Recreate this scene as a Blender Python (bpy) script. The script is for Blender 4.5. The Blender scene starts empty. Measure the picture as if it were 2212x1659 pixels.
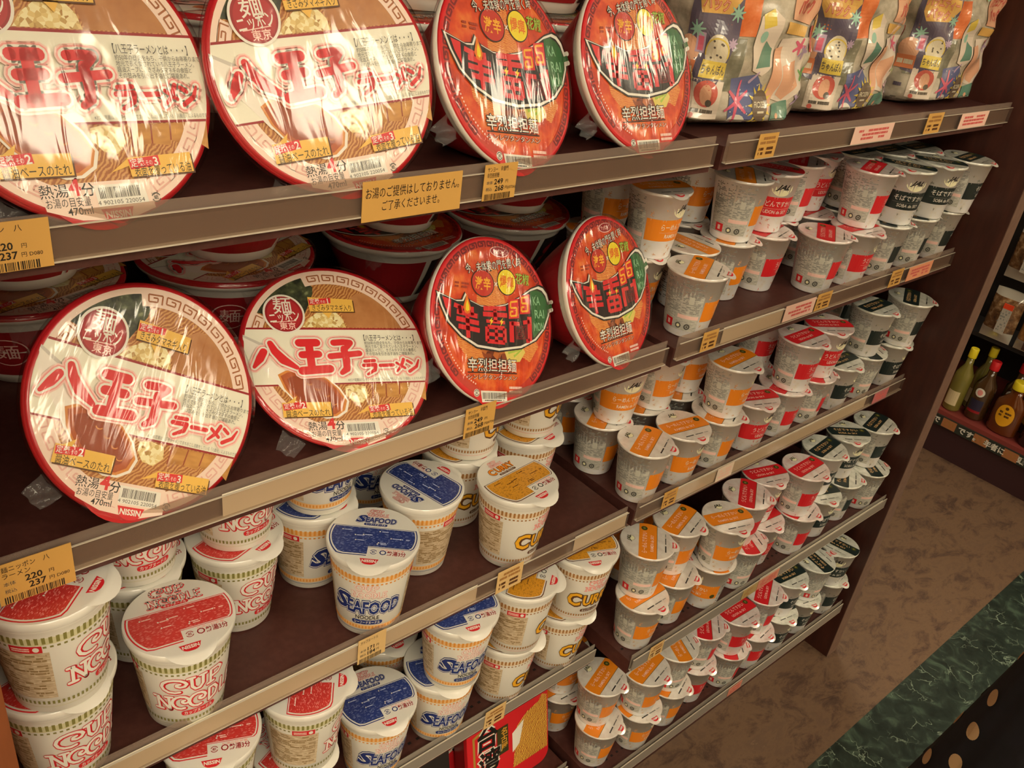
import bpy, bmesh, math, random
from mathutils import Vector, Matrix
random.seed(11)
SC = bpy.context.scene
COL = SC.collection
PI = math.pi

# ---------------------------------------------------------------- camera, world, light, exposure
cd = bpy.data.cameras.new('camera')
cam = bpy.data.objects.new('camera', cd); COL.objects.link(cam)
cd.sensor_fit = 'HORIZONTAL'; cd.sensor_width = 36.0; cd.lens = 31.358
cd.clip_start = 0.02; cd.clip_end = 60
cam.matrix_world = Matrix(((0.75486, 0.24039, -0.61024, -1.53301),
                           (-0.64373, 0.44983, -0.61909, -0.48685),
                           (0.12568, 0.86015, 0.49431, 1.362),
                           (0, 0, 0, 1)))
SC.camera = cam
SC.view_settings.view_transform = 'Standard'
SC.view_settings.look = 'None'
SC.view_settings.gamma = 1.0
SC.view_settings.use_curve_mapping = False
SC.view_settings.exposure = 0.0
wd = bpy.data.worlds.new('store_air'); SC.world = wd; wd.use_nodes = True
wd.node_tree.nodes['Background'].inputs[0].default_value = (1.0, .72, .48, 1)
wd.node_tree.nodes['Background'].inputs[1].default_value = 0.02
LAMP_STRENGTH = 18.0
LAMP_COLOR = (1.0, .88, .64)
# ceiling lamps and one unseen added fill: centre x, y and half sizes of the glowing panel
LAMPS_AND_FILL = [(-.50, -.62, .10, .06), (-1.9, -1.9, .60, .25), (-.10, -1.60, .45, .20), (2.0, -1.2, .40, .18), (-3.1, -1.1, .50, .30), (1.55, -3.6, .60, .25), (-.6, -3.4, .60, .25), (-2.6, -3.4, .6, .25), (3.6, -3.2, .6, .35), (1.2, 1.4, .5, .22)]  # leftmost lamp is an unseen fill, added to brighten the right bay's cup sides
CEIL = 2.5

# ---------------------------------------------------------------- materials
def lin(h):
    h = h.lstrip('#'); c = [int(h[i:i + 2], 16) / 255 for i in (0, 2, 4)]
    return tuple((x / 12.92 if x <= .04045 else ((x + .055) / 1.055) ** 2.4) for x in c) + (1.0,)
MATS = {}
def mat(name, col='#ffffff', rough=.5, coat=0.0, metal=0.0, coat_rough=.15, spec=.5):
    if name in MATS: return MATS[name]
    m = bpy.data.materials.new(name); m.use_nodes = True
    b = m.node_tree.nodes['Principled BSDF']
    b.inputs['Base Color'].default_value = lin(col)
    b.inputs['Roughness'].default_value = rough
    b.inputs['Metallic'].default_value = metal
    b.inputs['Coat Weight'].default_value = coat
    b.inputs['Coat Roughness'].default_value = coat_rough
    b.inputs['Specular IOR Level'].default_value = spec
    MATS[name] = m
    return m
def nodes_of(m): return m.node_tree.nodes, m.node_tree.links, m.node_tree.nodes['Principled BSDF']
def tex_coord(N, L, scale=(1, 1, 1), rot=(0, 0, 0), kind='Object'):
    tc = N.new('ShaderNodeTexCoord'); mp = N.new('ShaderNodeMapping')
    mp.inputs['Scale'].default_value = scale; mp.inputs['Rotation'].default_value = rot
    L.new(tc.outputs[kind], mp.inputs[0]); return mp.outputs[0]
def ramp(N, stops):
    r = N.new('ShaderNodeValToRGB'); e = r.color_ramp.elements
    e[0].position, e[0].color = stops[0][0], lin(stops[0][1])
    e[1].position, e[1].color = stops[-1][0], lin(stops[-1][1])
    for p, c in stops[1:-1]:
        x = e.new(p); x.color = lin(c)
    return r
def noise_mat(name, stops, scale=(1, 1, 1), nscale=20, detail=4, rough=.5, coat=0.0, kind='noise', dist=0.0, bump=0.0, rot=(0, 0, 0), nrough=.6):
    if name in MATS: return MATS[name]
    m = mat(name, '#888888', rough, coat); N, L, b = nodes_of(m)
    v = tex_coord(N, L, scale, rot)
    if kind == 'noise':
        t = N.new('ShaderNodeTexNoise'); t.inputs['Scale'].default_value = nscale; t.inputs['Detail'].default_value = detail
        t.inputs['Roughness'].default_value = nrough; t.inputs['Distortion'].default_value = dist; out = t.outputs['Fac']
    elif kind == 'wave':
        t = N.new('ShaderNodeTexWave'); t.inputs['Scale'].default_value = nscale; t.inputs['Distortion'].default_value = dist
        t.inputs['Detail'].default_value = detail; out = t.outputs['Fac']
    elif kind == 'voronoi':
        t = N.new('ShaderNodeTexVoronoi'); t.inputs['Scale'].default_value = nscale; out = t.outputs['Distance']
    elif kind == 'cells':
        t = N.new('ShaderNodeTexVoronoi'); t.inputs['Scale'].default_value = nscale; out = t.outputs['Color']
    elif kind == 'brick':
        t = N.new('ShaderNodeTexBrick'); t.inputs['Scale'].default_value = nscale
        t.inputs['Color1'].default_value = (0, 0, 0, 1); t.inputs['Color2'].default_value = (.75, .75, .75, 1); t.inputs['Mortar'].default_value = (0, 0, 0, 1)
        t.inputs['Mortar Size'].default_value = .03; out = t.outputs['Color']
    L.new(v, t.inputs['Vector'])
    r = ramp(N, stops); L.new(out, r.inputs[0]); L.new(r.outputs[0], b.inputs['Base Color'])
    if bump:
        bp = N.new('ShaderNodeBump'); bp.inputs['Strength'].default_value = bump; bp.inputs['Distance'].default_value = .002
        L.new(out, bp.inputs['Height']); L.new(bp.outputs[0], b.inputs['Normal'])
    return m
def mix_mat(name, trans, diff, gloss, w, rough=.15, bump=None, fres=None):
    """see-through plastic: transparent + diffuse + glossy, weights w = (diffuse, glossy)"""
    if name in MATS: return MATS[name]
    m = bpy.data.materials.new(name); m.use_nodes = True
    N, L = m.node_tree.nodes, m.node_tree.links
    N.remove(N['Principled BSDF']); out = N['Material Output']
    t = N.new('ShaderNodeBsdfTransparent'); t.inputs[0].default_value = lin(trans)
    d = N.new('ShaderNodeBsdfDiffuse'); d.inputs[0].default_value = lin(diff)
    g = N.new('ShaderNodeBsdfGlossy'); g.inputs[0].default_value = lin(gloss); g.inputs['Roughness'].default_value = rough
    a = N.new('ShaderNodeMixShader'); a.inputs[0].default_value = w[0]
    c = N.new('ShaderNodeMixShader')
    L.new(t.outputs[0], a.inputs[1]); L.new(d.outputs[0], a.inputs[2])
    L.new(a.outputs[0], c.inputs[1]); L.new(g.outputs[0], c.inputs[2]); L.new(c.outputs[0], out.inputs[0])
    if bump:
        v = tex_coord(N, L, bump[0], bump[3] if len(bump) > 3 else (0, 0, 0))
        n = N.new('ShaderNodeTexNoise'); n.inputs['Scale'].default_value = bump[1]; n.inputs['Detail'].default_value = 2.5; n.inputs['Distortion'].default_value = .6
        bp = N.new('ShaderNodeBump'); bp.inputs['Strength'].default_value = 1.0; bp.inputs['Distance'].default_value = bump[2]
        L.new(v, n.inputs['Vector']); L.new(n.outputs['Fac'], bp.inputs['Height']); L.new(bp.outputs[0], g.inputs['Normal'])
    if fres:
        lf = N.new('ShaderNodeLayerWeight'); pw = N.new('ShaderNodeMath'); pw.operation = 'POWER'; pw.inputs[1].default_value = 4.0
        L.new(lf.outputs['Facing'], pw.inputs[0]); lw = N.new('ShaderNodeMath'); lw.operation = 'MULTIPLY'; lw.inputs[1].default_value = fres
        L.new(pw.outputs[0], lw.inputs[0]); mu = N.new('ShaderNodeMath'); mu.operation = 'ADD'; mu.inputs[1].default_value = w[1]; mu.use_clamp = True
        L.new(lw.outputs[0], mu.inputs[0]); L.new(mu.outputs[0], c.inputs[0])
    else: c.inputs[0].default_value = w[1]
    MATS[name] = m
    return m
def emit_mat(name, col, s):
    m = bpy.data.materials.new(name); m.use_nodes = True
    b = m.node_tree.nodes['Principled BSDF']; b.inputs['Base Color'].default_value = (.8, .8, .8, 1)
    b.inputs['Emission Color'].default_value = col + (1,); b.inputs['Emission Strength'].default_value = s
    MATS[name] = m; return m

# ---------------------------------------------------------------- printed artwork: flat shapes in layers, mapped on a surface
TXT = {}
def text_mesh(s, bold):
    k = (s, bold)
    if k not in TXT:
        c = bpy.data.curves.new('lettering', 'FONT'); c.body = s; c.size = 1; c.offset = bold; c.resolution_u = 2; c.fill_mode = 'FRONT'
        o = bpy.data.objects.new('lettering', c); COL.objects.link(o)
        dg = bpy.context.evaluated_depsgraph_get()
        me = bpy.data.meshes.new_from_object(o.evaluated_get(dg))
        V = [(v.co.x, v.co.y) for v in me.vertices]; F = [tuple(p.vertices) for p in me.polygons]
        bpy.data.objects.remove(o); bpy.data.curves.remove(c); bpy.data.meshes.remove(me)
        TXT[k] = (V, F)
    return TXT[k]
class Art:
    def __init__(self): self.v = []; self.f = []
    def add(self, V, F, m, lay):
        b = len(self.v); self.v += [(x, y, lay) for x, y in V]
        self.f += [(tuple(i + b for i in f), m) for f in F]
    def poly(self, P, m, lay=1): self.add(P, [tuple(range(len(P)))], m, lay)
    def rect(self, x0, y0, x1, y1, m, lay=1): self.poly([(x0, y0), (x1, y0), (x1, y1), (x0, y1)], m, lay)
    def ell(self, cx, cy, rx, ry, m, lay=1, n=28): self.poly([(cx + rx * math.cos(2 * PI * i / n), cy + ry * math.sin(2 * PI * i / n)) for i in range(n)], m, lay)
    def ring(self, cx, cy, r0, r1, a0, a1, m, lay=1, n=48):
        V = []; F = []
        for i in range(n + 1):
            a = math.radians(a0 + (a1 - a0) * i / n); V += [(cx + r0 * math.cos(a), cy + r0 * math.sin(a)), (cx + r1 * math.cos(a), cy + r1 * math.sin(a))]
            if i: F.append((2 * i - 2, 2 * i - 1, 2 * i + 1, 2 * i))
        self.add(V, F, m, lay)
    def stroke(self, P, w, m, lay=1, caps=True):
        W = w if isinstance(w, (list, tuple)) else [w] * len(P)
        for i in range(len(P) - 1):
            (x0, y0), (x1, y1) = P[i], P[i + 1]; d = math.hypot(x1 - x0, y1 - y0) or 1e-9
            nx, ny = -(y1 - y0) / d, (x1 - x0) / d; a, b = W[i] / 2, W[i + 1] / 2
            self.poly([(x0 - nx * a, y0 - ny * a), (x1 - nx * b, y1 - ny * b), (x1 + nx * b, y1 + ny * b), (x0 + nx * a, y0 + ny * a)], m, lay)
        if caps:
            for (x, y), q in zip(P, W): self.ell(x, y, q / 2, q / 2, m, lay, 10)
    def text(self, s, x, y, h, m, lay=1, align='C', bold=0.0, w=None, shear=0.0, rot=0.0):
        V, F = text_mesh(s, bold)
        if not V: return
        x0 = min(p[0] for p in V); x1 = max(p[0] for p in V); sx = h
        if w: sx = w / (x1 - x0)
        ox = {'C': (x0 + x1) / 2, 'L': x0, 'R': x1}[align]; c, sn = math.cos(math.radians(rot)), math.sin(math.radians(rot)); Q = []
        for a, b in V:
            px, py = (a - ox + shear * b) * sx, (b - .36) * h
            Q.append((x + c * px - sn * py, y + sn * px + c * py))
        self.add(Q, F, m, lay)
    def block(self, x0, y0, x1, y1, rows, m, lay=1, seed=1, fill=.85):
        """a panel of fine print too small to read"""
        r = random.Random(seed); hh = (y1 - y0) / rows
        for i in range(rows):
            x = x0; y = y0 + i * hh
            while x < x1:
                d = (x1 - x0) * r.uniform(.05, .22); e = min(x + d, x1)
                if r.random() < fill: self.rect(x, y + hh * .18, e - (x1 - x0) * .012, y + hh * .8, m, lay)
                x += d
    def barcode(self, x0, y0, x1, y1, m, lay=1, seed=5):
        r = random.Random(seed); x = x0
        while x < x1:
            d = (x1 - x0) * r.choice((.008, .014, .02)); self.rect(x, y0, min(x + d, x1), y1, m, lay); x += d + (x1 - x0) * r.choice((.01, .016, .024))
    def keys(self, r0, r1, a0, a1, n, m, lay=1, lw=.012):
        """square spiral border motif between two radii"""
        pat = [(.06, 0), (.06, 1), (.9, 1), (.9, .22), (.34, .22), (.34, .66), (.62, .66)]
        for k in range(n):
            b0 = a0 + (a1 - a0) * k / n; b1 = a0 + (a1 - a0) * (k + .9) / n
            P = []
            for t, q in pat:
                a = math.radians(b0 + (b1 - b0) * t); r = r0 + (r1 - r0) * q; P.append((r * math.cos(a), r * math.sin(a)))
            self.stroke(P, lw, m, lay, caps=False)
    def merge(self, o, sx=1, sy=None, dx=0, dy=0, rot=0, fn=None):
        sy = sx if sy is None else sy; b = len(self.v); c, s = math.cos(math.radians(rot)), math.sin(math.radians(rot))
        for x, y, l in o.v:
            if fn: x, y = fn(x, y)
            self.v.append((dx + (c * x - s * y) * sx, dy + (s * x + c * y) * sy, l))
        self.f += [(tuple(i + b for i in f), m) for f, m in o.f]
def band(R, y0, y1, n=20):
    """outline of the part of a disc between two heights"""
    a1 = math.asin(max(-1, min(1, y1 / R))); a0 = math.asin(max(-1, min(1, y0 / R)))
    r = [(R * math.cos(a0 + (a1 - a0) * i / n), R * math.sin(a0 + (a1 - a0) * i / n)) for i in range(n + 1)]
    return r + [(-x, y) for x, y in reversed(r)]
LAYER = .00011

class MB:
    """one mesh under construction"""
    def __init__(self): self.bm = bmesh.new(); self.mats = []
    def mi(self, m):
        if m not in self.mats: self.mats.append(m)
        return self.mats.index(m)
    def face(self, vs, m, smooth=False):
        try: f = self.bm.faces.new(vs)
        except ValueError: return
        f.material_index = self.mi(m); f.smooth = smooth; return f
    def box(self, x0, y0, z0, x1, y1, z1, m, M=None, bev=0):
        V = [Vector((x, y, z)) for z in (z0, z1) for x, y in ((x0, y0), (x1, y0), (x1, y1), (x0, y1))]
        if bev:
            t = bmesh.new(); vs = [t.verts.new(v) for v in V]
            for q in ((3, 2, 1, 0), (4, 5, 6, 7), (0, 1, 5, 4), (1, 2, 6, 5), (2, 3, 7, 6), (3, 0, 4, 7)): t.faces.new([vs[i] for i in q])
            bmesh.ops.bevel(t, geom=list(t.edges), offset=bev, segments=2, affect='EDGES', profile=.6)
            self.join(t, m, M); return
        if M: V = [M @ v for v in V]
        vs = [self.bm.verts.new(v) for v in V]
        for q in ((3, 2, 1, 0), (4, 5, 6, 7), (0, 1, 5, 4), (1, 2, 6, 5), (2, 3, 7, 6), (3, 0, 4, 7)): self.face([vs[i] for i in q], m)
    def join(self, t, m, M=None, smooth=False):
        d = {}
        for v in t.verts: d[v] = self.bm.verts.new((M @ v.co) if M else v.co)
        for f in t.faces: self.face([d[v] for v in f.verts], m, smooth)
        t.free()
    def lathe(self, prof, m, n=48, M=None, cap0=False, cap1=False, smooth=True, fn=None):
        R = []
        for r, z in prof:
            row = []
            for i in range(n):
                a = 2 * PI * i / n; p = Vector((r * math.cos(a), r * math.sin(a), z))
                if fn: p = fn(p, a)
                if M: p = M @ p
                row.append(self.bm.verts.new(p))
            R.append(row)
        mm = m if isinstance(m, list) else [m] * (len(prof) - 1)
        for j in range(len(R) - 1):
            for i in range(n): self.face([R[j][i], R[j][(i + 1) % n], R[j + 1][(i + 1) % n], R[j + 1][i]], mm[j], smooth)
        if cap0: self.face(list(reversed(R[0])), mm[0])
        if cap1: self.face(R[-1], mm[-1])
        return R
    def art(self, A, fn, step=None, base=1.0, ystep=None):
        """lay the artwork on a surface: fn(x, y, height above surface) -> point; step = cut spacing for curved surfaces"""
        t = bmesh.new(); vs = [t.verts.new(p) for p in A.v]
        for f, m in A.f:
            try: q = t.faces.new([vs[i] for i in f]); q.material_index = self.mi(m)
            except ValueError: pass
        if step:
            xs = [v.co.x for v in t.verts]; x = math.floor(min(xs) / step) * step + step; hi = max(xs)
            while x < hi:
                bmesh.ops.bisect_plane(t, geom=list(t.verts) + list(t.edges) + list(t.faces), plane_co=(x, 0, 0), plane_no=(1, 0, 0), dist=1e-9); x += step
        if ystep:
            ys = [v.co.y for v in t.verts]; y = math.floor(min(ys) / ystep) * ystep + ystep; hi = max(ys)
            while y < hi:
                bmesh.ops.bisect_plane(t, geom=list(t.verts) + list(t.edges) + list(t.faces), plane_co=(0, y, 0), plane_no=(0, 1, 0), dist=1e-9); y += ystep
        d = {}
        for v in t.verts: d[v] = self.bm.verts.new(fn(v.co.x, v.co.y, (v.co.z + base) * LAYER))
        for f in t.faces:
            try: q = self.bm.faces.new([d[v] for v in f.verts]); q.material_index = f.material_index
            except ValueError: pass
        t.free()
    def build(self, name, parent=None, fixn=False):
        if fixn: bmesh.ops.recalc_face_normals(self.bm, faces=list(self.bm.faces))
        me = bpy.data.meshes.new(name); self.bm.to_mesh(me); self.bm.free()
        for m in self.mats: me.materials.append(m)
        o = bpy.data.objects.new(name, me); COL.objects.link(o)
        if parent: o.parent = parent
        return o
def tag(o, label=None, cat=None, group=None, kind=None):
    if label: o['label'] = label
    if cat: o['category'] = cat
    if group: o['group'] = group
    if kind: o['kind'] = kind
    return o
def thing(name, label=None, cat=None, loc=(0, 0, 0), group=None):
    o = bpy.data.objects.new(name, None); COL.objects.link(o); o.location = loc; o.empty_display_size = .02
    return tag(o, label, cat, group)
def dup(root):
    r = root.copy(); COL.objects.link(r)
    for ch in list(root.children):
        c = ch.copy(); COL.objects.link(c); c.parent = r
        for g in list(ch.children):
            d = g.copy(); COL.objects.link(d); d.parent = c
    return r
def flat(fz=0.0): return lambda x, y, o: Vector((x, y, fz + o))
def cone(r0, rb, rt, h): return lambda x, y, o: Vector(((rb + (rt - rb) * y / h + o) * math.sin(x / r0), -(rb + (rt - rb) * y / h + o) * math.cos(x / r0), y))

# ---------------------------------------------------------------- printing inks and packaging
W_ = mat('white paper', '#eeeade', .42, .15)
W2 = mat('white foil lid', '#e6e2d8', .35, .8, coat_rough=.16); W2.node_tree.nodes['Principled BSDF'].inputs['Coat IOR'].default_value = 1.7
FOAM = mat('white foam cup', '#f3f0e6', .5)
RED = mat('red ink', '#d8232b', .42); DRED = mat('dark red ink', '#9c1a22', .42); PINK = mat('pink ink', '#f2a09a', .45); LPINK = mat('pale pink ink', '#f6cfc4', .45)
BLK = mat('black ink', '#1a1815', .45); GREY = mat('grey fine print', '#8b8b86', .5); DGREY = mat('dark grey fine print', '#55554f', .5)
GOLD = mat('gold ink', '#e0a53a', .42); YEL = mat('yellow ink', '#f3cb45', .42); CREAM = mat('cream paper', '#f1eedb', .42)
ORG = mat('orange ink', '#ee8a1d', .42); NAVY = mat('navy ink', '#1d3076', .42); LBLUE = mat('pale blue ink', '#b9c4e6', .45)
BRN = mat('brown ink', '#5d3613', .45); CURRY = mat('curry yellow ink', '#f0b023', .42); OLIVE = mat('olive ink', '#8a8445', .45); PALEOLIVE = mat('pale olive ink', '#d8d3a8', .45)
TAN = mat('tan ink', '#a8763c', .45); PEACH = mat('peach ink', '#f3c489', .45); GREEN = mat('green ink', '#2f6b3c', .42); LGREEN = mat('light green ink', '#a9c94c', .45)
EMBL = mat('dark olive emblem ink', '#4b4a1c', .45); BLACKGREEN = mat('black green ink', '#1d2a29', .42); PYEL = mat('pale yellow ink', '#f1ecc4', .45)
SHOYU = mat('soy soup ink', '#b4551f', .4); SHOYU2 = mat('deep soup ink', '#9a4420', .4); SPOON = mat('spoon white ink', '#f3ece0', .4); SPOONSH = mat('spoon grey ink', '#cfc8bd', .4)
TEAL = mat('teal ink', '#2f8f7c', .4); AQUA = mat('aqua ink', '#9fd6c8', .4); PURP = mat('purple navy ink', '#2a2358', .4); MAG = mat('magenta ink', '#e0357a', .4); LILAC = mat('lilac ink', '#b5a8d6', .4)
BROTH = noise_mat('printed noodles in broth', [(.25, '#a5622f'), (.5, '#bd7a40'), (.75, '#d09a5a')], (1, 1, 1), 120, 3, .42, 0, 'wave', 9, rot=(0, 0, .7))
CHASHU = noise_mat('printed sliced pork', [(.3, '#b0723f'), (.7, '#cf9560')], (1, 1, 1), 30, 4, .42)
NORI = noise_mat('printed seaweed', [(.35, '#22281c'), (.6, '#4c5436'), (.75, '#8a9068')], (1, 1, 1), 140, 4, .42)
ONION = noise_mat('printed chopped onion', [(.0, '#a8742f'), (.35, '#e2c67c'), (.7, '#f5eab8')], (1, 1, 1), 330, 2, .42, 0, 'cells')
MENMA = noise_mat('printed bamboo shoots', [(.3, '#a5651f'), (.7, '#d39a4c')], (1, 3, 1), 40, 2, .42)
CHILI = noise_mat('printed chili broth', [(.3, '#b2260f'), (.5, '#dd4a1a'), (.72, '#f08a3c')], (1, 1, 1), 45, 5, .4)
CHILI2 = noise_mat('printed chili noodles', [(.3, '#c23a14'), (.55, '#ee7f35'), (.75, '#f7c062')], (1, 3, 1), 90, 3, .4, 0, 'wave', 5, rot=(0, 0, 1.9))
MINCE = noise_mat('printed minced meat', [(.2, '#5f2412'), (.5, '#9a4a22'), (.8, '#d27b3a')], (1, 1, 1), 150, 2, .4, 0, 'cells')
YAKI = noise_mat('printed fried noodles', [(.3, '#8c3a10'), (.5, '#d58a28'), (.7, '#f2c95a')], (1, 2.5, 1), 70, 3, .42, 0, 'wave', 7, rot=(0, 0, .5))
def fineprint(name, dark, light, sc=1.0): return noise_mat(name, [(.0, dark), (.5, dark), (.78, light)], (1, 1, 1), 260 * sc, 1, .4, .25, 'brick', rot=(PI / 2 if False else 0, 0, 0))
LIDRED = fineprint('red panel with fine print', '#cf3a35', '#e8908a'); LIDBLUE = fineprint('blue panel with fine print', '#2c3c7c', '#7c88b8'); LIDCUR = fineprint('yellow panel with fine print', '#d8962a', '#8a5c1c')
def mottle(name, tint):
    return noise_mat(name, [(.52, '#ffffff'), (.68, '#fbf8f0'), (.92, tint)], (1, 1, 1), 85, 3, .45, .1)
MOT = {'O': mottle('white paper with orange mottling', '#d9c4a4'), 'U': mottle('white paper with red mottling', '#e0bcb2'), 'B': mottle('white paper with grey mottling', '#b9bba4')}
MOTL = {'O': noise_mat('white lid with pale mottling', [(.4, '#efe9e0'), (.75, '#dccfc4')], (1, 1, 1), 60, 3, .3, .45), 'U': noise_mat('white lid with pink mottling', [(.4, '#f0e6e0'), (.75, '#e2bdb8')], (1, 1, 1), 60, 3, .3, .45),
        'B': noise_mat('white lid with grey mottling', [(.4, '#ecebe0'), (.75, '#bfc2b4')], (1, 1, 1), 60, 3, .3, .45)}
INFO = noise_mat('grey ingredients panel', [(.3, '#a3a299'), (.5, '#c2c0b5'), (.72, '#d4d2c6')], (1, 1, 3.2), 190, 2, .5)
INFO2 = noise_mat('beige ingredients panel', [(.3, '#b39a78'), (.5, '#cbb595'), (.7, '#e4d6bc')], (1, 1, 5), 150, 2, .5)
GLOSSFILM = mix_mat('shrink film', '#ffffff', '#ffffff', '#ffffff', (.0, .05), .11, ((1, .22, 1), 55, .0028), .45)
FILM2 = mix_mat('clear crimped film', '#ffffff', '#dddddd', '#ffffff', (.08, .02), .12, ((1, 1, 1), 90, .004), .4)

for q_ in MOTL.values():
    q_.node_tree.nodes['Principled BSDF'].inputs['Coat Weight'].default_value = 1.0; q_.node_tree.nodes['Principled BSDF'].inputs['Coat IOR'].default_value = 2.2
def airplane(A, x, y, s, m, rot, lay=1):
    q = Art(); q.stroke([(-1, 0), (1, 0)], [.16, .3], m, lay, False); q.stroke([(.1, 0), (-.5, .8)], [.3, .12], m, lay, False); q.stroke([(.1, 0), (-.5, -.8)], [.3, .12], m, lay, False)
    q.stroke([(-.8, 0), (-1.1, .35)], [.18, .1], m, lay, False); q.stroke([(-.8, 0), (-1.1, -.35)], [.18, .1], m, lay, False)
    A.merge(q, s, None, x, y, rot)
def recycle(A, x, y, r, m, lay, s='紙'):
    A.ring(x, y, r * .8, r, 20, 160, m, lay, 10); A.ring(x, y, r * .8, r, 200, 340, m, lay, 10); A.text(s, x, y, r * 1.0, m, lay, bold=.01)
def nissin(A, x, y, w, lay=2):
    """red half-round maker's badge with white lettering"""
    h = w * .46
    P = [(x - w / 2, y + h / 2), (x + w / 2, y + h / 2)] + [(x + w / 2 * math.cos(a) * .86, y + h / 2 - h * .35 - h * .65 * math.sin(a)) for a in [PI * i / 12 for i in range(13)]]
    A.poly(P, RED, lay); A.text('NISSIN', x, y + h * .12, h * .62, W_, lay + 1, bold=.03, w=w * .76)

# ---- airline style paper cups ------------------------------------------------
JH, JRT, JRB, JR0 = .084, .0366, .0266, .032
NAMES = {'O': ('らーめんですかい', 'RAMEN de SKY'), 'U': ('うどんですかい', 'UDON de SKY'), 'B': ('そばですかい', 'SOBA de SKY')}
BAND = {'O': ORG, 'U': RED, 'B': BLACKGREEN}; TINT = {'O': mat('pale orange ink', '#dba06a', .45), 'U': mat('rose ink', '#d8716a', .45), 'B': mat('grey green ink', '#70776a', .45)}
def make_jal(t, name):
    root = thing(name)
    b = MB(); P = MOT[t]
    b.lathe([(JRB - .002, .004), (JRB - .001, 0), (JRB, .0015), (JRT, JH - .003), (JRT + .0017, JH - .0036), (JRT + .0019, JH - .0012), (JRT, JH - .0006)], P, 56, cap0=True)
    A = Art()
    A.rect(-.030, .0245, .058, .052, BAND[t], 1)
    a, e = NAMES[t]
    A.text(a, .014, .0425, .0092, W_, 2, bold=.004, w=.050); A.rect(-.012, .0355, .040, .0358, LPINK if t != 'B' else GREY, 2); A.text(e, .014, .0312, .0072, W_, 2, bold=.006, w=.036)
    A.ell(.050, .030, .0042, .0042, GOLD if t == 'B' else EMBL, 2, 14)
    A.ell(.014, .0665, .0150, .0128, PYEL, 1, 30); A.text('JAL', .014, .0668, .0098, BLK, 2, bold=.035, shear=.45, w=.017)
    A.rect(-.088, .010, -.032, .079, INFO, 1)
    A.block(-.086, .034, -.058, .077, 22, GREY, 2, 3, .5); A.block(-.056, .034, -.034, .077, 22, GREY, 2, 4, .5); A.rect(-.049, .047, -.043, .057, mat('pale grey ink', '#c9c8bb', .5), 3); A.rect(-.060, .0265, -.033, .0315, LPINK, 2)
    A.rect(-.078, .0115, -.066, .0225, RED, 2); A.rect(-.074, .014, -.070, .020, LPINK, 3); A.ell(-.057, .016, .004, .004, DGREY, 2, 12); A.ell(-.057, .016, .0022, .0022, PYEL, 3, 10)
    A.ring(-.045, .016, .0022, .0042, 0, 360, DGREY, 2, 12); A.rect(-.0462, .0148, -.0438, .0172, DGREY, 2)
    r = random.Random(hash(t) % 7 + 2); r = random.Random({'O': 2, 'U': 5, 'B': 9}[t])
    for k in range(26):
        x = r.uniform(-.028, .094); y = r.choice((r.uniform(.004, .021), r.uniform(.055, .079)))
        if y > .05 and -.002 < x < .03: continue
        airplane(A, x, y, r.uniform(.0018, .003), TINT[t], r.uniform(0, 360), 1)
    A.block(.062, .012, .100, .076, 22, GREY, 1, 8, .5)
    b.art(A, cone(JR0, JRB, JRT, JH), JR0 * .14)
    b.build('cup_body', root)
    l = MB(); R = JRT + .0022
    l.lathe([(R, JH - .0028), (R + .0002, JH - .0008), (R - .0006, JH)], MOTL[t], 56); l.lathe([(R - .0006, JH), (.001, JH)], MOTL[t], 56, cap1=True, smooth=False)
    A = Art()
    A.poly(band(R - .0003, -.0125, .0125), BAND[t], 1); A.rect(-.0352, -.0132, .0352, -.0125, EMBL, 1)
    A.text(a, -.004, .0045, .0085, LPINK if t != 'B' else PEACH, 2, bold=.004, w=.046); A.text(e, -.004, -.0058, .0066, LPINK if t != 'B' else PEACH, 2, bold=.005, w=.036)
    A.ell(.027, .0052, .0046, .0046, EMBL, 2, 16); A.ell(.027, .0052, .002, .002, OLIVE, 3, 8)
    A.ell(0, .0235, .006, .0055, PYEL, 1, 20); A.ring(0, .0235, .0050, .0056, 0, 360, GREY, 2, 20); A.text('JAL', -.001, .0265, .0072, BLK, 3, bold=.03, shear=.3, w=.0135)
    A.block(-.018, -.0265, -.004, -.0235, 1, BLK, 1, 2, 1.0); A.block(-.001, -.0262, .013, -.0238, 1, DGREY, 1, 3, 1.0); A.block(.015, -.026, .022, -.024, 1, GREY, 1, 3, 1.0)
    l.art(A, flat(JH))
    lid = l.build('lid', root)
    pull_tab(lid, R, JH, MOTL[t], .0105, .0065, .0145)
    return root
def pull_tab(lid, R, z, m, hw, reach, bw):
    """foil tab at the front of a lid, bent slightly down, with the maker's badge"""
    q = MB(); a0 = hw / R; V0 = []; n = 9
    def surf(u, v):            # u -1..1 across, v 0..1 outward
        a = a0 * u * 1.5; r = R - .009 + (reach + .009) * v * (1 - .55 * u * u)
        return Vector((r * math.sin(a), -r * math.cos(a), z + .0005 - max(0, r - R) * .55 + .0002 * math.sin(5 * u)))
    G = [[q.bm.verts.new(surf(-1 + 2 * i / (n - 1), j / 4)) for i in range(n)] for j in range(5)]
    for j in range(4):
        for i in range(n - 1): q.face([G[j][i + 1], G[j][i], G[j + 1][i], G[j + 1][i + 1]], m, True)
    A = Art(); nissin(A, 0, 0, 1.0, 1)
    def fn(x, y, o):
        a = x * bw / R; r = R - .0008 + (-y) * bw; rr = r
        return Vector((rr * math.sin(a), -rr * math.cos(a), z + .0007 + o - max(0, rr - R) * .55))
    q.art(A, fn, .12)
    q.build('pull_tab', lid)

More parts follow.
